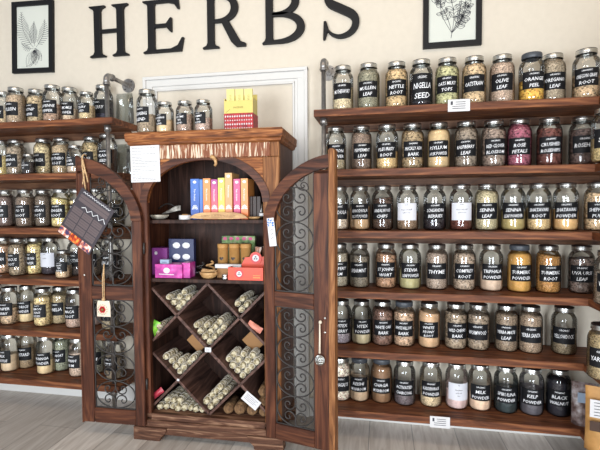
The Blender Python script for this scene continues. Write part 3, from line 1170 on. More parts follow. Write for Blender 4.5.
def L_E(mb):
    stem(mb, .17)
    mb.prism([(.22, 1.0), (.70, 1.0), (.72, .80), (.68, .80), (.62, .90), (.50, .935), (.22, .935)], Y0+.0004, Y1)
    mb.prism([(.22, .065), (.55, .065), (.68, .12), (.76, .26), (.80, .26), (.75, 0), (.22, 0)], Y0+.0004, Y1)
    mb.prism([(.22, .475), (.46, .475), (.54, .38), (.57, .38), (.57, .65), (.54, .65), (.46, .545), (.22, .545)], Y0+.0004, Y1)


def bowl(mb, x0, zlo, zhi, ext, wt, wk):
    zc_ = (zlo+zhi)/2
    rz = (zhi-zlo)/2-wt/2
    pts = [(x0, zhi-wt/2)]
    for i in range(19):
        t = pi/2-pi*i/18
        pts.append((x0+.12+(ext-.12-wk/2)*max(0, cos(t))**.9, zc_+rz*sin(t)))
    pts.append((x0, zlo+wt/2))
    mb.stroke(pts, lambda s: wt+(wk-wt)*max(0, sin(pi*s))**1.5, Y0+.0004, Y1)


def L_R(mb):
    stem(mb, .17)
    bowl(mb, .2, .47, 1.0, .50, .065, .14)
    mb.prism([(.36, .50), (.50, .52), (.74, .10), (.84, .06), (.84, .0), (.66, 0), (.56, .10)], Y0+.0008, Y1)


def L_B(mb):
    stem(mb, .17, sw=.26)
    bowl(mb, .2, .50, 1.0, .52, .065, .14)
    bowl(mb, .2, 0.0, .56, .62, .07, .145)


def L_S(mb):
    P = [(.66, .80), (.58, .90), (.46, .955), (.34, .96), (.20, .92), (.12, .83), (.11, .73), (.17, .63), (.30, .565), (.44, .50), (.60, .42), (.68, .32), (.66, .19), (.56, .09), (.42, .045), (.30, .05), (.17, .11), (.07, .24)]
    wd = [.03, .045, .06, .075, .10, .125, .14, .15, .155, .155, .155, .15, .135, .105, .08, .065, .05, .03]

    def wf(t):
        f = t*(len(P)-1)
        i = min(int(f), len(P)-2)
        return wd[i]+(wd[i+1]-wd[i])*(f-i)
    # smooth by subdividing with Catmull-Rom
    Q = []
    for i in range(len(P)-1):
        p0, p1, p2, p3 = P[max(0, i-1)], P[i], P[i+1], P[min(len(P)-1, i+2)]
        for k in range(3):
            t = k/3
            Q.append(tuple(.5*((2*p1[j])+(-p0[j]+p2[j])*t+(2*p0[j]-5*p1[j]+4*p2[j]-p3[j])*t*t+(-p0[j]+3*p1[j]-3*p2[j]+p3[j])*t**3) for j in (0, 1)))
    Q.append(P[-1])
    mb.stroke(Q, wf, Y0, Y1)
    mb.prism([(.02, .0), (.065, .0), (.10, .10), (.14, .18), (.085, .33), (.035, .33)], Y0+.0004, Y1)
    mb.prism([(.69, 1.0), (.645, 1.0), (.62, .92), (.60, .86), (.64, .68), (.69, .68)], Y0+.0004, Y1)


for nm, u, v, bf in (('H', 91.5, 58.5, L_H), ('E', 144.5, 56, L_E), ('R', 203.5, 50, L_R), ('B', 261, 46, L_B), ('S', 322.5, 41, L_S)):
    p = at(u, v, 0)
    letter(nm, p.x, 2.25, bf, {'H': 1.08, 'E': 1.07, 'R': 1.02, 'B': 1.02, 'S': .88}[nm])


# ------------------------------------------------------------------ pictures
def picture(x0, x1, z0, z1, label, tilt, draw, cxz=None):
    w_, h_ = x1-x0, z1-z0
    e = empty('framed_picture', ((x0+x1)/2, 0, (z0+z1)/2), (0, tilt, 0), label, 'picture')
    t = .030
    fr = MB()
    X, Z = w_/2, h_/2
    for a in (0,):
        fr.prism([(-X, -Z), (X, -Z), (X-t, -Z+t), (-X+t, -Z+t)], -.022, -.001)
        fr.prism([(-X, Z), (-X+t, Z-t), (X-t, Z-t), (X, Z)], -.022, -.001)
        fr.prism([(-X, -Z), (-X+t, -Z+t), (-X+t, Z-t), (-X, Z)], -.022, -.001)
        fr.prism([(X, -Z), (X, Z), (X-t, Z-t), (X-t, -Z+t)], -.022, -.001)
    fr.obj('frame', M['black'], e)
    pr = MB().box(-X+t, X-t, -.008, -.002, -Z+t, Z-t).obj('print', M['art_paper'], e)
    mb = MB()
    draw(mb, w_-2*t, h_-2*t)
    mb.obj('botanical_drawing', M['ink'], pr, fix=False)
    return e


def curve_pts(a, b, bend, n=8):
    dx, dz = b[0]-a[0], b[1]-a[1]
    return [(a[0]+dx*t-dz*bend*sin(pi*t), a[1]+dz*t+dx*bend*sin(pi*t)) for t in [i/n for i in range(n+1)]]


def leaf(mb, a, b, wl, y, lw=.0011):
    mb.ribbon(curve_pts(a, b, wl), lw, y)
    mb.ribbon(curve_pts(a, b, -wl), lw, y)
    mb.ribbon([a, b], lw*.8, y)


def fern(mb, w_, h_):
    y = -.0085
    rd = random.Random(2)

    def frond(a, b, bend, L, n=17):
        pts = curve_pts(a, b, bend, n)
        mb.ribbon(pts, .0022, y)
        for i in range(2, n+1):
            p, q = pts[i-1], pts[i]
            ang = math.atan2(q[1]-p[1], q[0]-p[0])
            s = 1.25*(sin(pi*min(1, (i/n)*.92+.08))**.7*L if i < n*.5 else L*(1-(i/n-.5)*1.7))
            for sg in (1, -1):
                a2 = ang+sg*radians(58)
                e_ = (q[0]+cos(a2)*s, q[1]+sin(a2)*s)
                mb.ribbon([q, ((q[0]+e_[0])/2, (q[1]+e_[1])/2+.001), e_], .0028, y)
    frond((.0, -h_*.16), (-w_*.36, h_*.40), .12, .048)
    frond((.01, -h_*.14), (w_*.02, h_*.24), .05, .03)
    frond((.02, -h_*.16), (w_*.34, h_*.26), -.12, .036, 14)
    frond((.0, -h_*.18), (-w_*.36, -h_*.08), .15, .02, 9)
    for k in range(16):
        a = (rd.uniform(-.06, .07), rd.uniform(-.17, -.10)*h_/.4)
        leaf(mb, (0.01, -h_*.2), (a[0], a[1]-.02), .25, y)
    for k in range(5):
        mb.ribbon(curve_pts((.01, -h_*.17), (rd.uniform(-.08, .08), -h_*.36), rd.uniform(-.3, .3)), .0014, y)


def herb(mb, w_, h_):
    y = -.0085
    rd = random.Random(7)
    base = (0.0, -h_*.38)
    tips = [(-w_*.30, h_*.05), (-w_*.18, h_*.30), (w_*.05, h_*.40), (w_*.28, h_*.22), (w_*.34, -h_*.05), (-w_*.05, h_*.12), (w_*.22, -h_*.18)]
    for i, t in enumerate(tips):
        st_ = curve_pts(base, t, rd.uniform(-.15, .15), 10)
        mb.ribbon(st_, .0026, y)
        for k in (4, 6, 8, 10):
            q = st_[k]
            for sg in (-1, 1):
                a = rd.uniform(.5, 1.3)*sg + math.atan2(t[1]-base[1], t[0]-base[0])
                L = rd.uniform(.03, .05)
                leaf(mb, q, (q[0]+cos(a)*L, q[1]+sin(a)*L), .28, y, .0024)
        for k in range(7):
            a = k*2*pi/7
            leaf(mb, t, (t[0]+cos(a)*.02, t[1]+sin(a)*.02), .3, y, .0016)
    mb.ribbon([base, (-.004, -h_*.45)], .003, y)


picture(-2.462, -2.148, 2.183, 2.655, 'black framed fern print hanging slightly crooked on the wall', radians(1.6), fern)
picture(.226, .538, 2.158, 2.63, 'black framed flowering herb print above the right shelves', radians(0), herb)

# ------------------------------------------------------------------ on the cabinet top
ZTOP = 1.675
for u, vb, size, cont, lines, lab in (
        (147.5, 111, 'slim', ((150, 138, 104), 'l', .42), ['CLEANSING', 'BLEND'], 'tallest jar on top of the cabinet, half filled with grey herb'),
        (165, 116, 'mid', ((214, 196, 140), 'p', .40), ['MORNING', 'TEA', 'BLEND'], 'small jar with pale yellow powder on the cabinet top'),
        (185, 116, 'mid', ((164, 132, 112), 'l', .52), ['BEDTIME', 'TEA', 'BLEND'], 'small jar with pinkish brown herb on the cabinet top'),
        (203.5, 115, 'mid', ((176, 158, 134), 'l', .44), ['TUMMY', 'TEA', 'BLEND'], 'small jar with grey beige herb beside the yellow box display')):
    q = cat(u, vb, .07)
    p = cw(q.x, .07, 0)
    jar(p.x, p.y, ZTOP, size, cont, lines, lab, 'jars on top of the cabinet', 'lid', 'black', radians(-16))

M['yellow'] = plain('yellow_card', (206, 188, 104), .5)
M['yellow2'] = plain('pale_yellow_card', (218, 204, 128), .5)
M['red'] = noisy('red_patterned_card', [(.38, (120, 26, 32)), (.55, (176, 46, 50))], (1, 1, 1), 60, 3, .5, 0, kind='noise')
M['olive_ink'] = plain('olive_print', (120, 108, 48), .6)
M['pink'] = plain('pink_card', (198, 70, 120), .5)
q = cat(240, 131, .08)
pb = cw(q.x, .055, ZTOP+.0005)
e = empty('display_box', pb, CR, 'red patterned display carton on cabinet top, under the yellow cards', 'carton')
e.scale = (1, 1, 1.1)
MB().box(-.080, .080, 0, .10, 0, .086, .001).obj('carton_body', M['red'], e)
mb = MB()
for j in range(4):
    for i in range(12):
        x_, z_ = -.0715+.013*i, .014+.019*j
        r_ = .0045 if j % 2 else .0034
        mb.add([(x_-r_, -.0006, z_), (x_, -.0006, z_-r_*1.3), (x_+r_, -.0006, z_), (x_, -.0006, z_+r_*1.3)], [(0, 1, 2, 3)])
mb.obj('bead_pattern', M['paper'], e, fix=False)
e = empty('display_box', cw(q.x, .056, ZTOP+.0955), CR, 'open yellow carton standing on the red patterned carton', 'carton')
mb = MB().box(-.079, .079, 0, .003, 0, .066).box(-.079, .079, .088, .092, 0, .115).box(-.079, -.076, .003, .088, 0, .08).box(.076, .079, .003, .088, 0, .08).box(-.076, .076, .003, .088, 0, .003)
mb.obj('carton_body', M['yellow'], e)
mb = MB()
text_flat(mb, 'INCENSE', 0, .03, .010, -.0006, .06)
for i in range(6):
    mb.ribbon([(-.07+.004*i, .004+.003*i), (-.066+.004*i, .007+.003*i)], .002, -.0006)
mb.obj('printing', M['olive_ink'], e, fix=False)
for i in range(3):
    e = empty('incense_packet', cw(q.x-.048+.048*i, .070+.006*i, ZTOP+.0995), CR, 'yellow incense packet, %s of three in the open yellow carton' % ('leftmost', 'middle', 'rightmost')[i], 'incense packet', 'yellow packets in the carton')
    MB().box(-.022, .022, 0, .012, 0, .128, .001).obj('packet_body', M['yellow2'], e)
    mb = MB()
    for j in range(5):
        mb.ribbon([(-.006, .06+.008*j), (.004, .064+.008*j), (.006, .060+.008*j)], .002, -.0006)
    mb.obj('printing', M['olive_ink'], e, fix=False)


# ------------------------------------------------------------------ sage bundles
def bundle_mesh(L, r, seed):
    rd = random.Random(seed)
    n = 16
    mb = MB()
    prof = []
    m_ = 16
    for i in range(m_+1):
        t = i/m_
        rr = r*(.72+.28*min(1, t*6))*(1-.35*max(0, (t-.75)/.25)**2)
        prof.append((rr, L*t))
    prof = [(1e-4, -.002)] + [(r*.45, -.001)] + prof + [(1e-4, L+.004)]
    mb.lathe(prof, n)
    out = []
    for k, (x, y, z) in enumerate(mb.v):
        j = 1 + .10*sin(3*math.atan2(y, x)+z*90+seed) + rd.uniform(-.10, .10)
        out.append((x*j, z, y*j))
    mb.v = out
    me = mb.mesh('dried_leaves')
    mb.fix(me)
    sp = []
    for i in range(61):
        t = i/60
        a = 2*pi*5*t
        rr = r*(.80+.20*min(1, t*6))*(1-.35*max(0, (t-.75)/.25)**2)*1.07
        sp.append((rr*cos(a), L*(.02+.93*t), rr*sin(a)))
    st_ = MB()
    st_.tube(sp, .0011, 4, False)
    sp2 = [(-x, y, z) for x, y, z in sp]
    st_.tube(sp2, .0011, 4, False)
    return me, st_.mesh('string')


SB = [bundle_mesh(.20, .0185, 1), bundle_mesh(.18, .0195, 2), bundle_mesh(.22, .0178, 3)]
rb = random.Random(11)
CELLNAME = {}


def sage(x, y, z, label, group, rx=0, short=1.0, rz=0, roll=None):
    rz = rz or rb.uniform(-.11, .06)
    me, st_ = SB[rb.randrange(3)]
    p = cw(x, y, z)
    e = empty('sage_bundle', p, (rx, roll if roll is not None else rb.uniform(0, 6), CR+rz), label, 'sage bundle', group)
    e.rotation_mode = 'YXZ'
    e.scale = (1, short*rb.uniform(.93, 1.05), 1)
    put('dried_leaves', me, M['sage'], e)
    put('string', st_, M['sage_string'], e)
    return e


def pack(x0, z0, rows, label, group, yf=.045, short=1.0):
    """bundles stacked in the V above the point (x0, z0); rows: list of (i, j) counted along the two slats"""
    r = .0192
    g = r*2.0
    off = (TS+r)*sqrt(2)
    for i, j in rows:
        x = x0 + (i-j)*g/sqrt(2)
        z = z0 + off + (i+j)*g/sqrt(2)
        n_l = sorted([a-b for a, b in rows if a+b == i+j])
        pos = n_l.index(i-j)
        m_l = len(n_l)
        pn = '' if m_l == 1 else (', leftmost' if pos == 0 else ', rightmost' if pos == m_l-1 else ', middle' if m_l == 3 else ', %s from left' % ('', 'second', 'third')[pos])
        ly = ('at the bottom', 'second layer up', 'third layer up', 'fourth layer up', 'fifth layer up', 'top layer')[i+j]
        lab1 = '%s, %s%s' % (label, ly, pn)
        sage(x, yf+rb.uniform(0, .02)+.012*min(i, j), z, lab1, group, short=short)


c4 = CELL
nodes = {'tl': (-c4, ZT-c4), 'tr': (c4, ZT-c4), 'c': (0, zc), 'll': (-c4, ZB+c4), 'lr': (c4, ZB+c4), 'b': (0, ZB)}
pack(*nodes['tl'], [(0, 0), (1, 0), (0, 1), (1, 1), (2, 0), (0, 2), (2, 1)], 'white sage bundle in the upper left cubby of the rack', 'sage in the upper left cubby', .05, .8)
pack(*nodes['tr'], [(0, 0), (0, 1), (1, 0), (1, 1)], 'white sage bundle in the upper right cubby of the rack', 'sage in the upper right cubby')
pack(*nodes['c'], [(0, 0), (1, 0), (0, 1), (1, 1), (2, 0), (0, 2), (3, 0), (2, 1), (0, 3), (1, 2), (3, 1)], 'white sage bundle in the central diamond cubby', 'sage in the central cubby')
pack(*nodes['ll'], [(0, 0), (1, 0), (0, 1), (1, 1), (2, 0), (0, 2), (0, 3), (3, 0)], 'white sage bundle in the lower left diamond cubby', 'sage in the lower left cubby', .05, .58)
pack(*nodes['lr'], [(0, 0), (1, 0), (0, 1), (1, 1), (2, 0), (0, 2), (0, 3), (2, 1), (1, 2), (2, 2), (3, 0), (1, 3), (3, 1)], 'grey green sage bundle in the lower right diamond cubby', 'sage in the lower right cubby', .05, .58)
pack(*nodes['b'], [(0, 0), (1, 0), (0, 1), (1, 1), (2, 0), (2, 1), (3, 0), (3, 1)], 'white sage bundle in the lowest diamond cubby', 'sage in the lowest diamond cubby')
for i in range(8):
    x = -.30 + .036*i
    sage(x, .04+.008*(i % 3), ZB+.0195, 'sage bundle in the row on the cabinet floor, bottom left, %s along' % ('first', 'second', 'third', 'fourth', 'fifth', 'sixth', 'seventh', 'last')[i], 'sage on the cabinet floor')
for i in range(3):
    sage(-.262+.036*i, .06, ZB+.0195+.034, '%s sage bundle laid over the floor row in the bottom left corner' % ('leftmost', 'middle', 'rightmost')[i], 'sage over the floor row')
# brown root bundles lower right corner
for i, (x, z, r) in enumerate(((.10, ZB+.030, .029), (.165, ZB+.034, .033), (.235, ZB+.032, .031), (.30, ZB+.028, .027), (.297, ZB+.083, .028), (.296, ZB+.139, .027))):
    mb = MB()
    rd = random.Random(i)
    prof = [(1e-4, -.004), (r*.6, -.002), (r*.9, .008), (r, .04), (r*.95, .12), (r*.6, .16), (1e-4, .162)]
    mb.lathe(prof, 16)
    mb.v = [(a*(1+rd.uniform(-.07, .07)), c_, b_*(1+rd.uniform(-.07, .07))) for a, b_, c_ in mb.v]
    o = mb.obj('root_bundle', M['root_bundle'], None, cw(x, .05, z), CR)
    tag(o, ['brown root bundle, leftmost on the floor in the bottom right corner', 'large brown root bundle on the floor, second from the diamond rack tip',
            'brown root bundle on the floor below the white tag', 'brown root bundle on the floor against the right stile',
            'brown root bundle stacked just above the floor at the right stile', 'topmost brown root bundle at the right stile'][i], 'root bundle', 'brown root bundles')
# white card leaning there
q = cat(251.5, 400, .028)
e = empty('product_tag', cw(q.x, .020, q.z), (0, radians(38), CR), 'white rectangular card leaning in the bottom right corner of the cabinet', 'card')
MB().box(-.050, .050, 0, .002, -.028, .028).obj('card_sheet', M['paper'], e)
mb = MB()
for j in range(4):
    mb.ribbon([(-.04, .016-.009*j), (.035-.01*(j % 2), .016-.009*j)], .0016, -.0006)
mb.obj('lettering', M['ink'], e, fix=False)
# cardboard boxes behind bundles
for x, z, lab in ((-.104, ZB+2*c4+.014, 'brown cardboard carton behind the sage in the left diamond cubby'), (.232, ZB+2*c4+.03, 'brown cardboard carton behind the sage in the right diamond cubby')):
    o = MB().box(-.070, .070, 0, .12, -.052, .052, .002).obj('cardboard_box', M['card'], None, cw(x, .175, z), (0, radians(-45), CR))
    tag(o, lab, 'carton')
# green packet, pink packets
M['green'] = noisy('lime_green_wrapper', [(.4, (90, 168, 40)), (.6, (150, 214, 74))], (1, 1, 1), 30, 3, .35, .3)
M['salmon'] = plain('salmon_wrapper', (214, 138, 118), .4)
M['crimson'] = plain('crimson_wrapper', (168, 52, 66), .4)


def pouch(name, mat, x, y, z, w_, h_, rot, label, cat_, t=.014):
    vs, fs = [], []
    n_, m_ = 8, 8
    for sgn in (-1, 1):
        for j in range(m_+1):
            for i in range(n_+1):
                a, b_ = -1+2*i/n_, -1+2*j/m_
                vs.append((a*w_/2, sgn*(t*(1-a*a)*(1-b_*b_)+.0005), b_*h_/2+.001*sin(a*9)))
    for s_ in (0, 1):
        b0 = s_*(n_+1)*(m_+1)
        for j in range(m_):
            for i in range(n_):
                a = b0+j*(n_+1)+i
                fs.append((a, a+1, a+n_+2, a+n_+1))
    o = MB().add(vs, fs, True).obj(name, mat, None, cw(x, y, z), (0, rot, CR))
    if label:
        tag(o, label, cat_)
    return o


q = cat(152, 327, .06)
pouch('herb_packet', M['green'], q.x+.012, .06, q.z-.005, .05, .09, radians(25), 'lime green packet in the left side cubby of the rack', 'packet')
sage(q.x+.045, .05, q.z+.006, 'upper sage bundle beside the lime green packet, left side cubby', 'sage in the left side cubby')
sage(q.x+.03, .06, q.z-.030, 'lower sage bundle beside the lime green packet, left side cubby', 'sage in the left side cubby')
q = cat(255, 327, .05)
pouch('herb_packet', M['salmon'], q.x, .05, q.z, .085, .035, radians(32), 'salmon pink packet in the right side cubby of the rack', 'packet', .018)
q = cat(158, 393, .05)
pouch('herb_packet', M['crimson'], q.x, .05, q.z, .075, .032, radians(-38), 'crimson packet in the left side cubby near the floor', 'packet', .014)

# ------------------------------------------------------------------ top inner shelf
ZS1 = 1.2035
DB = .10
boxes = [  # u0, u1, vtop, colour low, colour high, label
 (190.5, 199.3, 179, (36, 70, 150), (62, 110, 190), 'royal blue incense box, leftmost in the row'),
 (199.5, 202.8, 179.5, (44, 84, 168), (80, 130, 200), 'narrow blue incense box seen between royal blue and orange boxes'),
 (203, 210.5, 178.5, (228, 110, 48), (238, 150, 80), 'orange incense box right of the blue ones'),
 (211, 217.8, 179.5, (226, 98, 60), (170, 60, 140), 'incense box fading from orange to magenta'),
 (218, 224.8, 178, (226, 180, 60), (206, 214, 90), 'yellow green incense box left of the tallest'),
 (225, 232.3, 173, (216, 120, 74), (226, 174, 110), 'tallest incense box, peach and gold'),
 (233.5, 240.3, 179, (196, 50, 100), (206, 80, 130), 'magenta incense box right of the tallest'),
 (240.8, 248, 178.5, (226, 120, 60), (238, 160, 84), 'light orange incense box at the right end of the row'),
]
for u0, u1, vt, ca, cb_, lab in boxes:
    p0, p1 = cat(u0, 200, DB), cat(u1, 200, DB)
    h = cat(u0, vt, DB).z - ZS1
    wd_ = (p1.x-p0.x)*.97
    e = empty('incense_box', cw((p0.x+p1.x)/2, DB, ZS1+.0005), CR, lab, 'incense box', 'incense boxes on the top inner shelf')
    mt, nt, b = nmat('printed_carton')
    tc = nt.nodes.new('ShaderNodeTexCoord')
    sx = nt.nodes.new('ShaderNodeSeparateXYZ')
    nt.links.new(tc.outputs['Generated'], sx.inputs[0])
    cr = nt.nodes.new('ShaderNodeValToRGB')
    cr.color_ramp.elements[0].color = lin(ca)
    cr.color_ramp.elements[1].color = lin(cb_)
    nt.links.new(sx.outputs[2], cr.inputs[0])
    nt.links.new(cr.outputs[0], b.inputs['Base Color'])
    b.inputs['Roughness'].default_value = .4
    MB().box(-wd_/2, wd_/2, 0, .13, 0, h, .0008).obj('carton', mt, e)
    if wd_ > .03:
        mb = MB()
        text_flat(mb, 'Pure Incense', 0, h*.60, .010, -.0006, .065, rot=-pi/2)
        mb.add([(.010*cos(a), -.0006, h-.018+.008*sin(a)) for a in [k*pi/6 for k in range(12)]], [tuple(range(12))])
        for k in range(7):
            a = radians(180-30*k)
            leafp = [(0, .058), (.015*cos(a-.15), .058+.020*sin(a-.15)+.001), (.018*cos(a), .058+.024*sin(a)), (.015*cos(a+.15), .058+.020*sin(a+.15)+.001)]
            mb.add([(x, -.0008, z) for x, z in leafp], [(0, 1, 2, 3)])
        mb.obj('printing', M['chalk'], e, fix=False)
# boat-shaped incense holder
p0, p1 = cat(190, 215, .055), cat(247, 216, .055)
cx_, L2 = (p0.x+p1.x)/2, (p1.x-p0.x)/2
A, B2 = [], []
for i in range(21):
    t = -1+2*i/20
    A.append((t*L2, .004+.006*t**4))
    B2.append((t*L2, .040 - .026*abs(t)**5))
o = empty('incense_holder', cw(cx_, .058, ZS1), CR, 'long boat shaped tan wooden incense holder in front of the boxes', 'incense holder')
MB().strip(A, B2, -.006, .014).obj('wooden_boat', M['tan'], o)
mb = MB()
for i in range(11):
    x = -.09+.018*i
    mb.ribbon([(x-.006, .018), (x-.002, .026), (x+.002, .018), (x+.006, .025)], .0015, -.0067)
mb.obj('carved_pattern', M['cab_x'], o, fix=False)
# left: shell bowl, feathers, roll of ribbon
M['shell'] = noisy('grey_abalone_shell', [(.3, (92, 84, 74)), (.5, (150, 140, 124)), (.7, (196, 190, 176))], (1, 1, 1), 30, 4, .35, .4)
M['feather'] = noisy('grey_feather', [(.35, (96, 90, 82)), (.65, (206, 200, 190))], (3, 14, 3), 10, 3, .7, .2)


def bowl_obj(name, mat, x, y, z, rx, ry, h, label, cat_, wave=.0):
    mb = MB()
    pr = [(1e-4, .001), (.45, .001), (.75, .25*h), (.95, .7*h), (1, h), (.94, h), (.88, .7*h), (.65, .32*h), (.3, .2*h), (1e-4, .2*h)]
    mb.lathe([(r, z_) for r, z_ in pr], 24, fn=lambda a, z_: 1+wave*sin(3*a)+wave*.6*sin(5*a+1))
    mb.v = [(a*rx, b_*ry, c_) for a, b_, c_ in mb.v]
    o = mb.obj(name, mat, None, cw(x, y, z), CR)
    return tag(o, label, cat_)


q = cat(158, 217, .10)
bowl_obj('abalone_shell', M['shell'], q.x, .11, ZS1+.0005, .055, .045, .026, 'flat abalone shell at the left end of the top inner shelf', 'shell', .06)
e = empty('feather', cw(q.x+.06, .17, ZS1+.035), (0, 0, CR), 'grey feathered plume lying behind the abalone shell', 'feather')
mb = MB()
for k in range(5):
    pts = [(-.07+.012*k, .002*k, -.005+.006*k), (-.02+.008*k, .01, .015+.004*k), (.04, .01, .018+.006*k)]
    mb.tube(pts, lambda t: .002+.009*sin(pi*min(1, t+.05)), 8)
mb.obj('plume', M['feather'], e)
e2 = empty('smudge_cord', cw(cat(168, 203, .2).x, .20, ZS1+.06), (0, 0, CR), 'dark curved cord looped behind the feather', 'cord')
MB().tube([(-.06+.013*i, 0, .03*sin(pi*i/9)) for i in range(10)], .004, 6).obj('loop', M['iron'], e2)
q = cat(184, 214, .07)
e = empty('ribbon_roll', cw(q.x, .085, ZS1+.0005), CR, 'white roll of ribbon beside the boat shaped holder', 'roll')
MB().lathe([(.018, 0), (.033, 0), (.034, .004), (.034, .020), (.033, .024), (.018, .024), (.018, 0)], 24).obj('ribbon', M['paper'], e)
MB().lathe([(.018, .001), (.018, .030), (.014, .030), (.014, .001), (.018, .001)], 20).obj('core', M['tan'], e)
# right: dark book-like boxes and small jar
M['dkbrown'] = plain('dark_brown_card', (52, 36, 28), .5)
for i in range(3):
    q = cat(250+4*i, 200, .14)
    o = MB().box(-.010, .010, 0, .12, 0, .125, .001).obj('card_deck', M['dkbrown'], None, cw(q.x+.006, .13, ZS1+.0005), CR)
    tag(o, 'dark brown slim box, %s of three right of the incense row' % ('leftmost', 'middle', 'rightmost')[i], 'box', 'dark slim boxes')
q = cat(255, 216, .07)
bowl_obj('wooden_dish', M['tan'], q.x-.01, .09, ZS1+.0005, .036, .03, .014, 'small wooden dish in front of the dark slim boxes', 'dish')
q = cat(262, 206, .07)
e = empty('small_stand', cw(.298, .095, ZS1+.0005), CR, 'small round metal rack holding a white candle, far right of top inner shelf', 'stand')
mb = MB()
for k in range(3):
    a = k*2*pi/3+.5
    mb.tube([(.022*cos(a), .022*sin(a), 0), (.016*cos(a), .016*sin(a), .04), (.004*cos(a), .004*sin(a), .085)], .0016, 6)
mb.obj('wire_frame', M['lid'], e)
MB().lathe([(1e-4, .018), (.02, .018), (.021, .03), (.02, .034), (1e-4, .034)], 18).obj('candle', M['paper'], e)

# ------------------------------------------------------------------ second inner shelf
ZS2 = .8805
M['magenta'] = noisy('magenta_carton', [(.4, (158, 40, 128)), (.55, (206, 70, 160)), (.68, (232, 150, 210))], (1, 1, 1), 14, 2, .35, 0)
M['purple'] = plain('purple_carton', (132, 60, 132), .4)
M['leafy'] = noisy('green_printed_card', [(.35, (62, 84, 44)), (.52, (120, 150, 84)), (.66, (190, 170, 150))], (1, 1, 1), 26, 3, .5, 0)
M['navy'] = plain('navy_card', (34, 42, 84), .4)
M['bluegrey'] = plain('blue_grey_card', (150, 168, 190), .5)
M['orange'] = plain('orange_carton', (212, 60, 14), .4)
M['deep_orange'] = plain('deep_orange_card', (206, 58, 28), .4)
M['red_dot'] = plain('red_print', (196, 30, 30), .4)
M['amber'] = plain('amber_side_card', (226, 142, 66), .5)


def cbox(name, mat, u0, u1, v0, dep, d, zb, label, cat_, group=None, rz=0.0, h=None, part='carton'):
    p0, p1 = cat(u0, (v0+283)/2, dep), cat(u1, (v0+283)/2, dep)
    hh = h if h else cat((u0+u1)/2, v0, dep).z - zb
    e = empty(name, cw((p0.x+p1.x)/2, dep, zb+.0005), CR+rz, label, cat_, group)
    w_ = p1.x-p0.x
    MB().box(-w_/2, w_/2, 0, d, 0, hh, .001).obj(part, mat, e)
    return e, w_, hh


e, w_, h = cbox('incense_carton', M['magenta'], 155, 182, 264.5, .045, .085, ZS2, 'bright magenta carton at the front left of the crowded inner shelf', 'carton')
mb = MB()
mb.add([(w_*.12*cos(a)-.01, -.0006, h*.55+.016*sin(a)) for a in [k*pi/8 for k in range(16)]], [tuple(range(16))])
mb.ribbon([(-w_*.35, h*.28), (w_*.2, h*.25)], .004, -.0006)
mb.obj('printing', M['paper'], e, fix=False)
e, w_, h = cbox('incense_carton', M['purple'], 152, 167, 248, .15, .09, ZS2, 'purple carton standing behind the magenta one', 'carton')
mb = MB()
mb.add([(-.02+.010*cos(a), -.0006, h-.03+.010*sin(a)) for a in [k*pi/8 for k in range(16)]], [tuple(range(16))])
mb.obj('printing', M['paper'], e, fix=False)
e, w_, h = cbox('incense_carton', M['magenta'], 182, 190, 263, .06, .07, ZS2, 'narrow magenta packet right of the front carton', 'carton')
e, w_, h = cbox('cone_pack', M['navy'], 169, 194, 239, .17, .03, ZS2, 'navy pack showing four silver domed tins', 'pack')
for i in (-1, 1):
    for j in (.50, .82):
        mb = MB().lathe([(1e-4, .010), (.016, .008), (.022, .0), (.024, 0)], 20)
        mb.v = [(a+i*.030, -c_, b_*.75+h*j) for a, b_, c_ in mb.v]
        mb.obj('tin_window', M['chalk'], e)
p = cat(165, 262, .09)
bowl_obj('wooden_bowl', M['tan'], p.x+.004, .175, ZS2+.067, .03, .03, .02, 'brown wooden bowl on top of the purple carton', 'bowl') if False else None
e, w_, h = cbox('small_box', M['bluegrey'], 160, 169, 251, .075, .035, ZS2+.062, 'small blue grey box lying on the magenta carton', 'box', h=.036)
mb = MB()
for j in range(2):
    mb.ribbon([(-.015, .012+.010*j), (.014, .012+.010*j)], .003, -.0006)
mb.obj('printing', M['navy'], e, fix=False)
p = cat(168, 263, .11)
# beads and mala cords
M['bead'] = plain('black_beads', (28, 24, 24), .3)
rd = random.Random(5)
for k, (mat_, lab) in enumerate(((M['bead'], 'coiled string of black beads left of the tan shell bowl'), (M['tan'], 'coiled string of tan wooden beads beside the black ones'))):
    q = cat(199+3*k, 270, .06)
    mb = MB()
    for i in range(34):
        a = i*.42
        rr = .030-.0004*i
        mb.ball((rr*cos(a), .7*rr*sin(a), .008+.0022*i), .0062, 8, 5)
    o = mb.obj('bead_string', mat_, None, cw(q.x+.012*k, .09+.062*k, ZS2+.0005), CR)
    tag(o, lab, 'bead string')
q = cat(208, 278, .07)
bowl_obj('shell_bowl', M['tan'], q.x+.006, .062, ZS2+.0005, .052, .034, .036, 'tan shell bowl on the inner shelf, left of the orange carton', 'bowl', .04)
e = empty('palo_santo_sticks', cw(q.x+.006, .062, ZS2+.030), (0, 0, CR), 'light wood sticks lying in the tan shell bowl', 'sticks')
for k in range(4):
    MB().box(-.04, .042, -.004, .004, 0, .007, .001).obj('stick', M['tan'], e, (0, -.012+.009*k, .008+.004*(k % 2)), (0, radians(-8+5*k), radians(10*k-14)))
q = cat(226, 283, .05)
e = empty('coin_stack', cw(q.x-.005, .055, ZS2+.0005), CR, 'small stack of patterned tins between shell bowl and orange carton', 'tin')
MB().lathe([(1e-4, 0), (.018, 0), (.019, .003), (.019, .010), (.018, .012), (.018, .014), (.019, .015), (.019, .024), (.018, .026), (1e-4, .026)], 20).obj('tin_body', M['lid'], e)
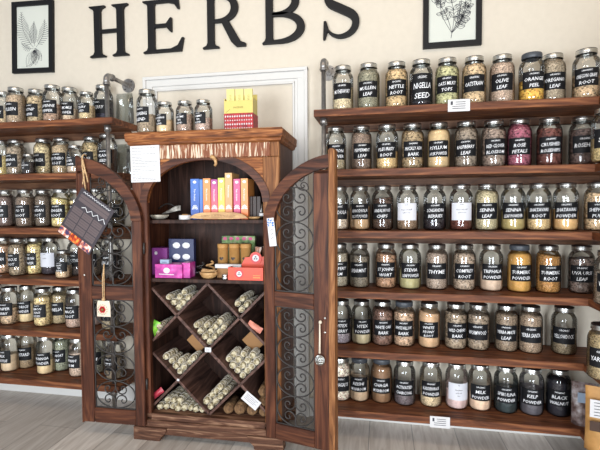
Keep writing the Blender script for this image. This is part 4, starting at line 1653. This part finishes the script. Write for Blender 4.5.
# tan tubes
for i, u in enumerate((222, 233.5, 245)):
    q = cat(u, 260, .15)
    e = empty('kraft_tube', cw(q.x, .17, ZS2+.0005), CR, 'kraft paper tube with round lid, %s of the three on inner shelf' % ('leftmost', 'middle', 'rightmost')[i], 'tube', 'three kraft tubes')
    hh = cat(u, 244, .15).z-ZS2
    MB().lathe([(1e-4, 0), (.030, 0), (.030, hh-.022), (.0305, hh-.0218)], 24).obj('tube_body', M['kraft'], e)
    MB().lathe([(.0315, hh-.022), (.0318, hh-.001), (.030, hh), (1e-4, hh)], 24).obj('tube_lid', M['kraft'], e)
    mb = MB()
    pts = []
    for k in range(24):
        a = k*2*pi/24
        hx, hz = .011*sin(a)**3*1.1, .0095*(13*cos(a)-5*cos(2*a)-2*cos(3*a)-cos(4*a))/13
        pts.append((hx, -sqrt(.0312**2-hx*hx), hh*.55+hz))
    mb.add(pts, [tuple(range(24))])
    mb.obj('heart_mark', M['dkbrown'], e, fix=False)
e, w_, h = cbox('tea_carton', M['leafy'], 222, 255, 236, .27, .03, ZS2, 'green and pink printed carton behind the kraft tubes', 'carton')
mb = MB()
for k in range(5):
    cx_ = -w_/2+.02+k*w_/5.2
    mb.add([(cx_+.012*cos(a), -.0006, h-.016+.010*sin(a)) for a in [j*pi/5 for j in range(10)]], [tuple(range(10))])
mb.obj('flower_print', M['pink'], e, fix=False)
# white long box resting in front of the tubes
e, w_, h = cbox('white_strip_box', M['paper'], 215, 241, 256.5, .10, .03, ZS2+.052, 'long white box propped in front of the kraft tubes', 'box', h=.022)
e2, w2, h2 = cbox('brown_box', M['card'], 217, 240, 262, .095, .05, ZS2, 'brown card box under the long white box', 'box', h=.0515)
# orange display carton with flip lid
p0 = cat(229, 283, .035)
e = empty('incense_display', cw(cat(245.5, 280, .03).x, .03, ZS2+.0005), CR, 'orange open display carton with red disc emblems, front of inner shelf', 'carton')
wd_ = (cat(264, 280, .03).x - cat(229, 280, .03).x)
hh = .068
W2 = wd_/2
tr = MB().box(-W2, W2, 0, .002, 0, hh).box(-W2, -W2+.002, .002, .09, 0, hh).box(W2-.002, W2, .002, .09, 0, hh).box(-W2, W2, .088, .09, 0, hh).box(-W2, W2, .002, .088, 0, .002)
tr.obj('tray', M['orange'], e)
mb = MB()
mb.prism([(-W2+.04, hh-.01), (W2, hh-.01), (W2, hh+.035), (W2-.012, hh+.05), (-W2+.07, hh+.045)], .086, .088)
mb.obj('flip_lid', M['orange'], e, (0, 0, 0))


def disc(parent, x, y, z, r):
    for rr, mm, dy, nm in ((r, M['red_dot'], 0, 'red_disc'), (r*.62, M['paper'], -.0004, 'white_disc')):
        mb = MB().add([(x+rr*cos(a), y+dy, z+rr*sin(a)) for a in [k*pi/12 for k in range(24)]], [tuple(range(24))])
        mb.obj(nm, mm, parent, fix=False)
    mb = MB()
    for k in range(3):
        a = radians(90+120*k)
        mb.add([(x+r*.24*cos(a)+r*.16*cos(b_), y-.0008, z+r*.24*sin(a)+r*.16*sin(b_)) for b_ in [j*pi/4 for j in range(8)]], [tuple(range(8))])
    mb.obj('emblem', M['bead'], parent, fix=False)


disc(e, -W2+.062, -.001, hh*.5, .024)
mb = MB().prism([(W2-.062+.034*cos(a), hh+.042+.034*sin(a)) for a in [k*pi/12 for k in range(24)]], .080, .0835)
mb.obj('lid_medallion', M['orange'], e)
disc(e, W2-.062, .079, hh+.042, .030)
mb = MB()
mb.ribbon([(W2-.055, .015), (W2-.015, .015)], .005, -.0008)
mb.ribbon([(W2-.055, .026), (W2-.015, .026)], .003, -.0008)
mb.obj('printing', M['amber'], e, fix=False)
pk = rd
for i in range(5):
    o = MB().box(-.013, .013, 0, .008, 0, .052, .001).obj('incense_packet', M['deep_orange'] if i % 2 else M['dkbrown'], None, cw(cat(245.5, 280, .03).x-W2+.024+.030*i, .036+.007*(i % 2), ZS2+.0035), (radians(-14), 0, CR))
    tag(o, '%s incense packet in the orange display, %s from its left end' % ('orange red' if i % 2 else 'dark brown', ('first', 'second', 'third', 'fourth', 'last')[i]), 'incense packet', 'packets in the orange display')
# clear packets on the right
for i in range(2):
    q = cat(256+6*i, 246, .13)
    o = pouch('cellophane_packet', noisy('herb_in_cellophane', [(.35, (96, 60, 44)), (.5, (160, 110, 84)), (.65, (206, 190, 176))], (1, 1, .3), 50, 3, .25, .3), min(q.x, .292), .15+.03*i, ZS2+.085, .034, .168, radians(6), 'upright cellophane packet of red brown herbs, %s of the pair' % ('left', 'right')[i], 'packet', .010)

# ------------------------------------------------------------------ notices and hangings
q = cat(146, 164, 0)
e = empty('paper_notice', cw(q.x, -.009, q.z), (0, radians(-.8), CR), 'white printed paper notice pinned to the cabinet upper left corner', 'notice')
MB().box(-.085, .085, 0, .0012, -.098, .098).obj('sheet', M['paper'], e)
mb = MB()
rd = random.Random(9)
zz = .085
while zz > -.088:
    L = rd.choice((.05, .09, .12, .135))
    x = -.074
    while x < -.074+L:
        w_ = rd.uniform(.008, .02)
        mb.ribbon([(x, zz), (x+w_, zz)], .0016, -.0006)
        x += w_+.004
    zz -= rd.choice((.0085, .0085, .016))
mb.obj('printing', M['ink'], e, fix=False)


# menu card on the left door, placed just in front of the door
def plane_pt(u, v, y):
    return at(u, v, y)


pa, pb_, pc, pd = [at(*c_, -.492) for c_ in ((86, 191), (114, 213), (88, 252), (55, 229))]
ce = (pa+pb_+pc+pd)/4
wv = ((pb_-pa)+(pc-pd))/2
hv = ((pa-pd)+(pb_-pc))/2
ang = math.atan2(-wv.z, wv.x)
W3, H3 = wv.length/2*1.06, hv.length/2*1.05
M['menu'] = plain('charcoal_menu_card', (52, 44, 50), .5)
M['menu_panel'] = plain('taupe_menu_panel', (92, 78, 78), .5)
M['menu_line'] = plain('dark_menu_print', (34, 28, 34), .5)
M['photo1'] = noisy('menu_food_photo', [(.35, (60, 50, 90)), (.5, (206, 120, 90)), (.62, (236, 224, 214))], (1, 1, 1), 40, 2, .4, 0)
M['photo2'] = noisy('menu_warm_photo', [(.35, (92, 20, 16)), (.52, (196, 70, 30)), (.66, (240, 150, 60))], (1, 1, 1), 40, 2, .4, 0)
e = empty('menu_card', ce, (0, ang, 0), 'dark tea menu card with small photos hanging askew on the left door', 'menu card')
MB().box(-W3, W3, 0, .004, -H3, H3, .001).obj('card_sheet', M['menu'], e)
mb = MB()


def rect(mb, x0, x1, z0, z1, y=-.0006):
    mb.add([(x0, y, z0), (x1, y, z0), (x1, y, z1), (x0, y, z1)], [(0, 1, 2, 3)])


rect(mb, -W3*.86, W3*.86, H3*.52, H3*.66)
rect(mb, -W3*.86, W3*.86, H3*.68, H3*.80)
for j, (a, b_) in enumerate(((.02, .26), (-.28, -.02), (-.58, -.32))):
    for i in range(3):
        rect(mb, W3*(-.88+.60*i), W3*(-.34+.60*i), H3*a, H3*b_)
mb.obj('menu_panels', M['menu_panel'], e, fix=False)
mb = MB()
rd = random.Random(3)


def scrib(mb, x0, x1, z, h, lw, y=-.001):
    n = int((x1-x0)/(h*.8))
    mb.ribbon([(x0+(x1-x0)*i/n, z+(h/2 if i % 2 else -h/2)*rd.uniform(.4, 1)) for i in range(n+1)], lw, y)


scrib(mb, -W3*.8, W3*.8, H3*.90, .010, .0028)
scrib(mb, -W3*.5, W3*.9, H3*.40, .024, .0034)
mb.obj('white_script', M['chalk'], e, fix=False)
mb = MB()
for j, z in enumerate((.14, -.15, -.45)):
    for i in range(3):
        for k in range(2):
            scrib(mb, W3*(-.84+.60*i), W3*(-.40+.60*i), H3*(z+.05-.09*k), .004, .0014)
mb.obj('menu_lines', M['menu_line'], e, fix=False)
for i in range(3):
    mb = MB()
    rect(mb, W3*(-.96+.64*i), W3*(-.36+.64*i), -H3*.97, -H3*.68, -.0012)
    mb.obj('food_photo', M['photo2'] if i == 1 else M['photo1'], e, fix=False)
# twine over the door top
dtop = at(83, 158, -.465)
e = empty('twine_loop', (dtop.x, 0, 0), 0, 'tan twine tied over the left door top, carrying the menu card', 'twine')
mb = MB()
x0 = dtop.x
pm = at(86, 192, -.477)
mb.tube([(0, -.437, 1.559), (0, -.455, 1.566), (.002, -.472, 1.556), (.004, -.478, 1.50), (pm.x-x0, -.479, pm.z+.01)], .004, 6)
mb.tube([(.0, -.474, 1.552), (.014, -.478, 1.50), (.028, -.478, 1.45), (.036, -.478, 1.41)], .0038, 6)
mb.tube([(.0, -.474, 1.552), (.006, -.480, 1.49), (.016, -.480, 1.435)], .0034, 6)
mb.tube([(.003, -.474, 1.545), (.018, -.477, 1.49), (.010, -.477, 1.44), (.004, -.478, 1.40)], .0034, 6)
mb.obj('strands', M['twine'], e)

# sachet hanging from ironwork
pt, pbm = at(103.5, 264, -.462), at(103.5, 299, -.468)
e = empty('hanging_sachet', (pbm.x, -.468, pbm.z), 0, 'small cream drawstring sachet with red flower hanging on the left door', 'sachet')
mb = MB()
dz = pt.z-pbm.z
mb.tube([(-.003, 0, 0), (-.004, 0, dz*.5), (0, .012, dz)], .0028, 6)
mb.tube([(.005, 0, 0), (.006, 0, dz*.5), (0, .012, dz)], .0028, 6)
mb.ball((0, 0, -.002), .010, 8, 6)
mb.obj('cord', M['twine'], e)
vs, fs = [], []
w_, h_ = .082, .088
bg = MB()
n_ = 8
for sgn in (-1, 1):
    for j in range(n_+1):
        for i in range(n_+1):
            a, b_ = -1+2*i/n_, j/n_
            ww = w_/2*(1 if b_ < .7 else 1-.15*(b_-.7)/.3)
            vs.append((a*ww, sgn*(.010*(1-a*a)*(1-(2*b_-1)**2)+.0008), -.010-h_+h_*b_))
for s_ in (0, 1):
    b0 = s_*(n_+1)**2
    for j in range(n_):
        for i in range(n_):
            a = b0+j*(n_+1)+i
            fs.append((a, a+1, a+n_+2, a+n_+1))
M['sachet'] = plain('cream_cotton', (222, 206, 184), .8)
pc_ = bg.add(vs, fs, True).obj('pouch', M['sachet'], e)
mb = MB()
for k in range(6):
    a = k*pi/3
    mb.add([(.011*cos(a)+.009*cos(t), -.0125, -.056+.011*sin(a)+.009*sin(t)) for t in [j*pi/4 for j in range(8)]], [tuple(range(8))])
mb.obj('red_flower', M['red_dot'], pc_, fix=False)
mb = MB()
mb.add([(.007*cos(t), -.013, -.056+.007*sin(t)) for t in [j*pi/5 for j in range(10)]], [tuple(range(10))])
for k in range(14):
    a = k*2*pi/14
    mb.ribbon([(.026*cos(a), -.056+.024*sin(a)), (.031*cos(a+.2), -.056+.028*sin(a+.2))], .003, -.0115)
mb.obj('petal_details', M['olive_ink'], pc_, fix=False)

# white and blue tag at the right door hinge
q = at(272, 232, -.455)
e = empty('hanging_tag', (q.x, -.462, q.z), (0, radians(-6), radians(-5)), 'white tag with blue flowers hanging at the right door hinge', 'tag')
MB().box(-.019, .019, 0, .002, -.072, .072, .0005).obj('card_sheet', M['paper'], e)
M['blue_ink'] = plain('blue_print', (52, 110, 190), .5)
mb = MB()
rd = random.Random(1)
for k in range(14):
    x, z = rd.uniform(-.015, .015), rd.uniform(.032, .068)
    mb.add([(x+.004*cos(t), -.0007, z+.004*sin(t)) for t in [j*pi/3 for j in range(6)]], [tuple(range(6))])
mb.obj('blue_flowers', M['blue_ink'], e, fix=False)
mb = MB()
for j, z in enumerate((.012, -.008, -.028)):
    mb.ribbon([(-.006, z-.006), (.004, z+.004), (.008, z-.006)], .002, -.0007)
mb.obj('writing', M['ink'], e, fix=False)

# charm on the right door's free stile
DRM = Matrix.Translation((HRx, HRy, 0)) @ Matrix.Rotation(radians(-13.5), 4, 'Z')


def on_door(u, v, off):
    o = DRM.inverted() @ CAMP
    d = DRM.inverted().to_3x3() @ ray(u, v)
    return o + d*((off-o.y)/d.y)


qa, qb, qc = on_door(321, 322, -.036), on_door(320, 353, -.036), on_door(321.5, 364, -.04)
e = empty('hanging_charm', DRM @ Vector((qb.x, -.04, qb.z)), radians(-13.5), 'white tassel with silver filigree ball hanging on the right door', 'charm')
mb = MB().tube([(0, 0, 0), (.001, 0, (qa.z-qb.z)*.5), (0, .002, qa.z-qb.z)], lambda t: .0055-.002*t, 8)
mb.ball((.004, 0, qa.z-qb.z), .009, 8, 5)
mb.obj('white_cord', M['sachet'], e)
mb = MB()
R_ = .024
for k in range(6):
    a = k*pi/6
    mb.tube([(R_*sin(t)*cos(a), R_*sin(t)*sin(a)*.5, -.034+R_*cos(t)) for t in [j*2*pi/20 for j in range(21)]], .0022, 5)
for zz in (-.5, 0, .5):
    rr = R_*sqrt(1-zz*zz)
    mb.tube([(rr*cos(t), rr*sin(t)*.5, -.034+R_*zz) for t in [j*2*pi/20 for j in range(21)]], .002, 5)
mb.obj('filigree_ball', M['lid'], e)

# ------------------------------------------------------------------ shelf tags
for (u0, v0, u1, v1, k, lab) in ((448, 99.5, 470, 111, 0, 'small white price card on the top right shelf edge'), (430, 417, 450, 428, 5, 'small white price card on the lowest right shelf edge')):
    a_, b_ = at(u0, v0, -.285), at(u1, v1, -.285)
    w_, h_ = (b_.x-a_.x)/2, .030
    e = empty('price_card', ((a_.x+b_.x)/2, -.2825, (at(u0, v0, -.285).z+at(u1, v1, -.285).z)/2), 0, lab, 'price card')
    MB().box(-w_, w_, -.0015, 0, -h_, h_).obj('card_sheet', M['paper'], e)
    mb = MB()
    for j in range(4):
        mb.ribbon([(-w_*.3-(w_*.3 if j > 1 else 0), h_*.55-h_*.35*j), (w_*.6, h_*.55-h_*.35*j)], .003, -.0021)
    rect(mb, -w_*.75, -w_*.55, h_*.1, h_*.7, -.0021)
    mb.obj('lettering', M['ink'], e, fix=False)

# ------------------------------------------------------------------ bags in the right corner
M['shrink'] = noisy('frosty_herb_in_plastic', [(.3, (58, 46, 44)), (.45, (112, 92, 88)), (.6, (158, 148, 148)), (.75, (206, 206, 210))], (1, 1, 1), 26, 3, .25, .4)


def standing_bag(name, mat, x, y, z, w_, h_, t, rz, label, part):
    vs, fs = [], []
    n_, m_ = 10, 12
    for sgn in (-1, 1):
        for j in range(m_+1):
            for i in range(n_+1):
                a, b_ = -1+2*i/n_, j/m_
                th = t*(1-b_**1.6)*(1-abs(a)**3)+.001 + .0015*sin(a*7+b_*11)*(1-b_)*(1-a*a)
                vs.append((a*w_/2*(1-.03*sin(pi*b_)), sgn*th, h_*b_))
    for s_ in (0, 1):
        b0 = s_*(n_+1)*(m_+1)
        for j in range(m_):
            for i in range(n_):
                a = b0+j*(n_+1)+i
                fs.append((a, a+1, a+n_+2, a+n_+1))
    for i in range(n_):
        b0 = (n_+1)*(m_+1)
        fs.append((i, i+1, b0+i+1, b0+i))
    for j in range(m_):
        b0 = (n_+1)*(m_+1)
        for i in (0, n_):
            fs.append((j*(n_+1)+i, (j+1)*(n_+1)+i, b0+(j+1)*(n_+1)+i, b0+j*(n_+1)+i))
    e = empty(name, (x, y, z), rz, label, 'bag')
    MB().add(vs, fs, True).obj(part, mat, e)
    return e


p = at(580, 408, -.24)
e = standing_bag('plastic_herb_bag', M['shrink'], p.x+.026, -.225, R_TOP[5]+.0005, .115, .215, .03, radians(-12), 'frosty plastic bag of purplish herbs beside the black powder jar', 'pouch')
MB().box(-.035, .035, -.030, -.029, .12, .17).obj('bag_label', M['bluegrey'], e)
p = at(606, 415, -.48)
e = standing_bag('kraft_herb_bag', M['kraft'], p.x+.006, -.48, R_TOP[5]+.0005, .17, .29, .045, radians(-18), 'brown kraft paper bag with white label on the lowest side shelf', 'pouch')
lb = MB().box(-.070, .07, -.046, -.0445, .165, .245, .0005).obj('bag_label', M['paper'], e)
mb = MB()
for j in range(5):
    mb.ribbon([(-.055, .232-.014*j), (.04-.01*(j % 2), .234-.014*j)], .003, -.0466)
mb.obj('lettering', M['ink'], lb, fix=False)
MB().box(-.070, .07, -.050, -.0485, .105, .15, .0005).obj('window_strip', plain('dark_window_film', (70, 50, 40), .25), e)
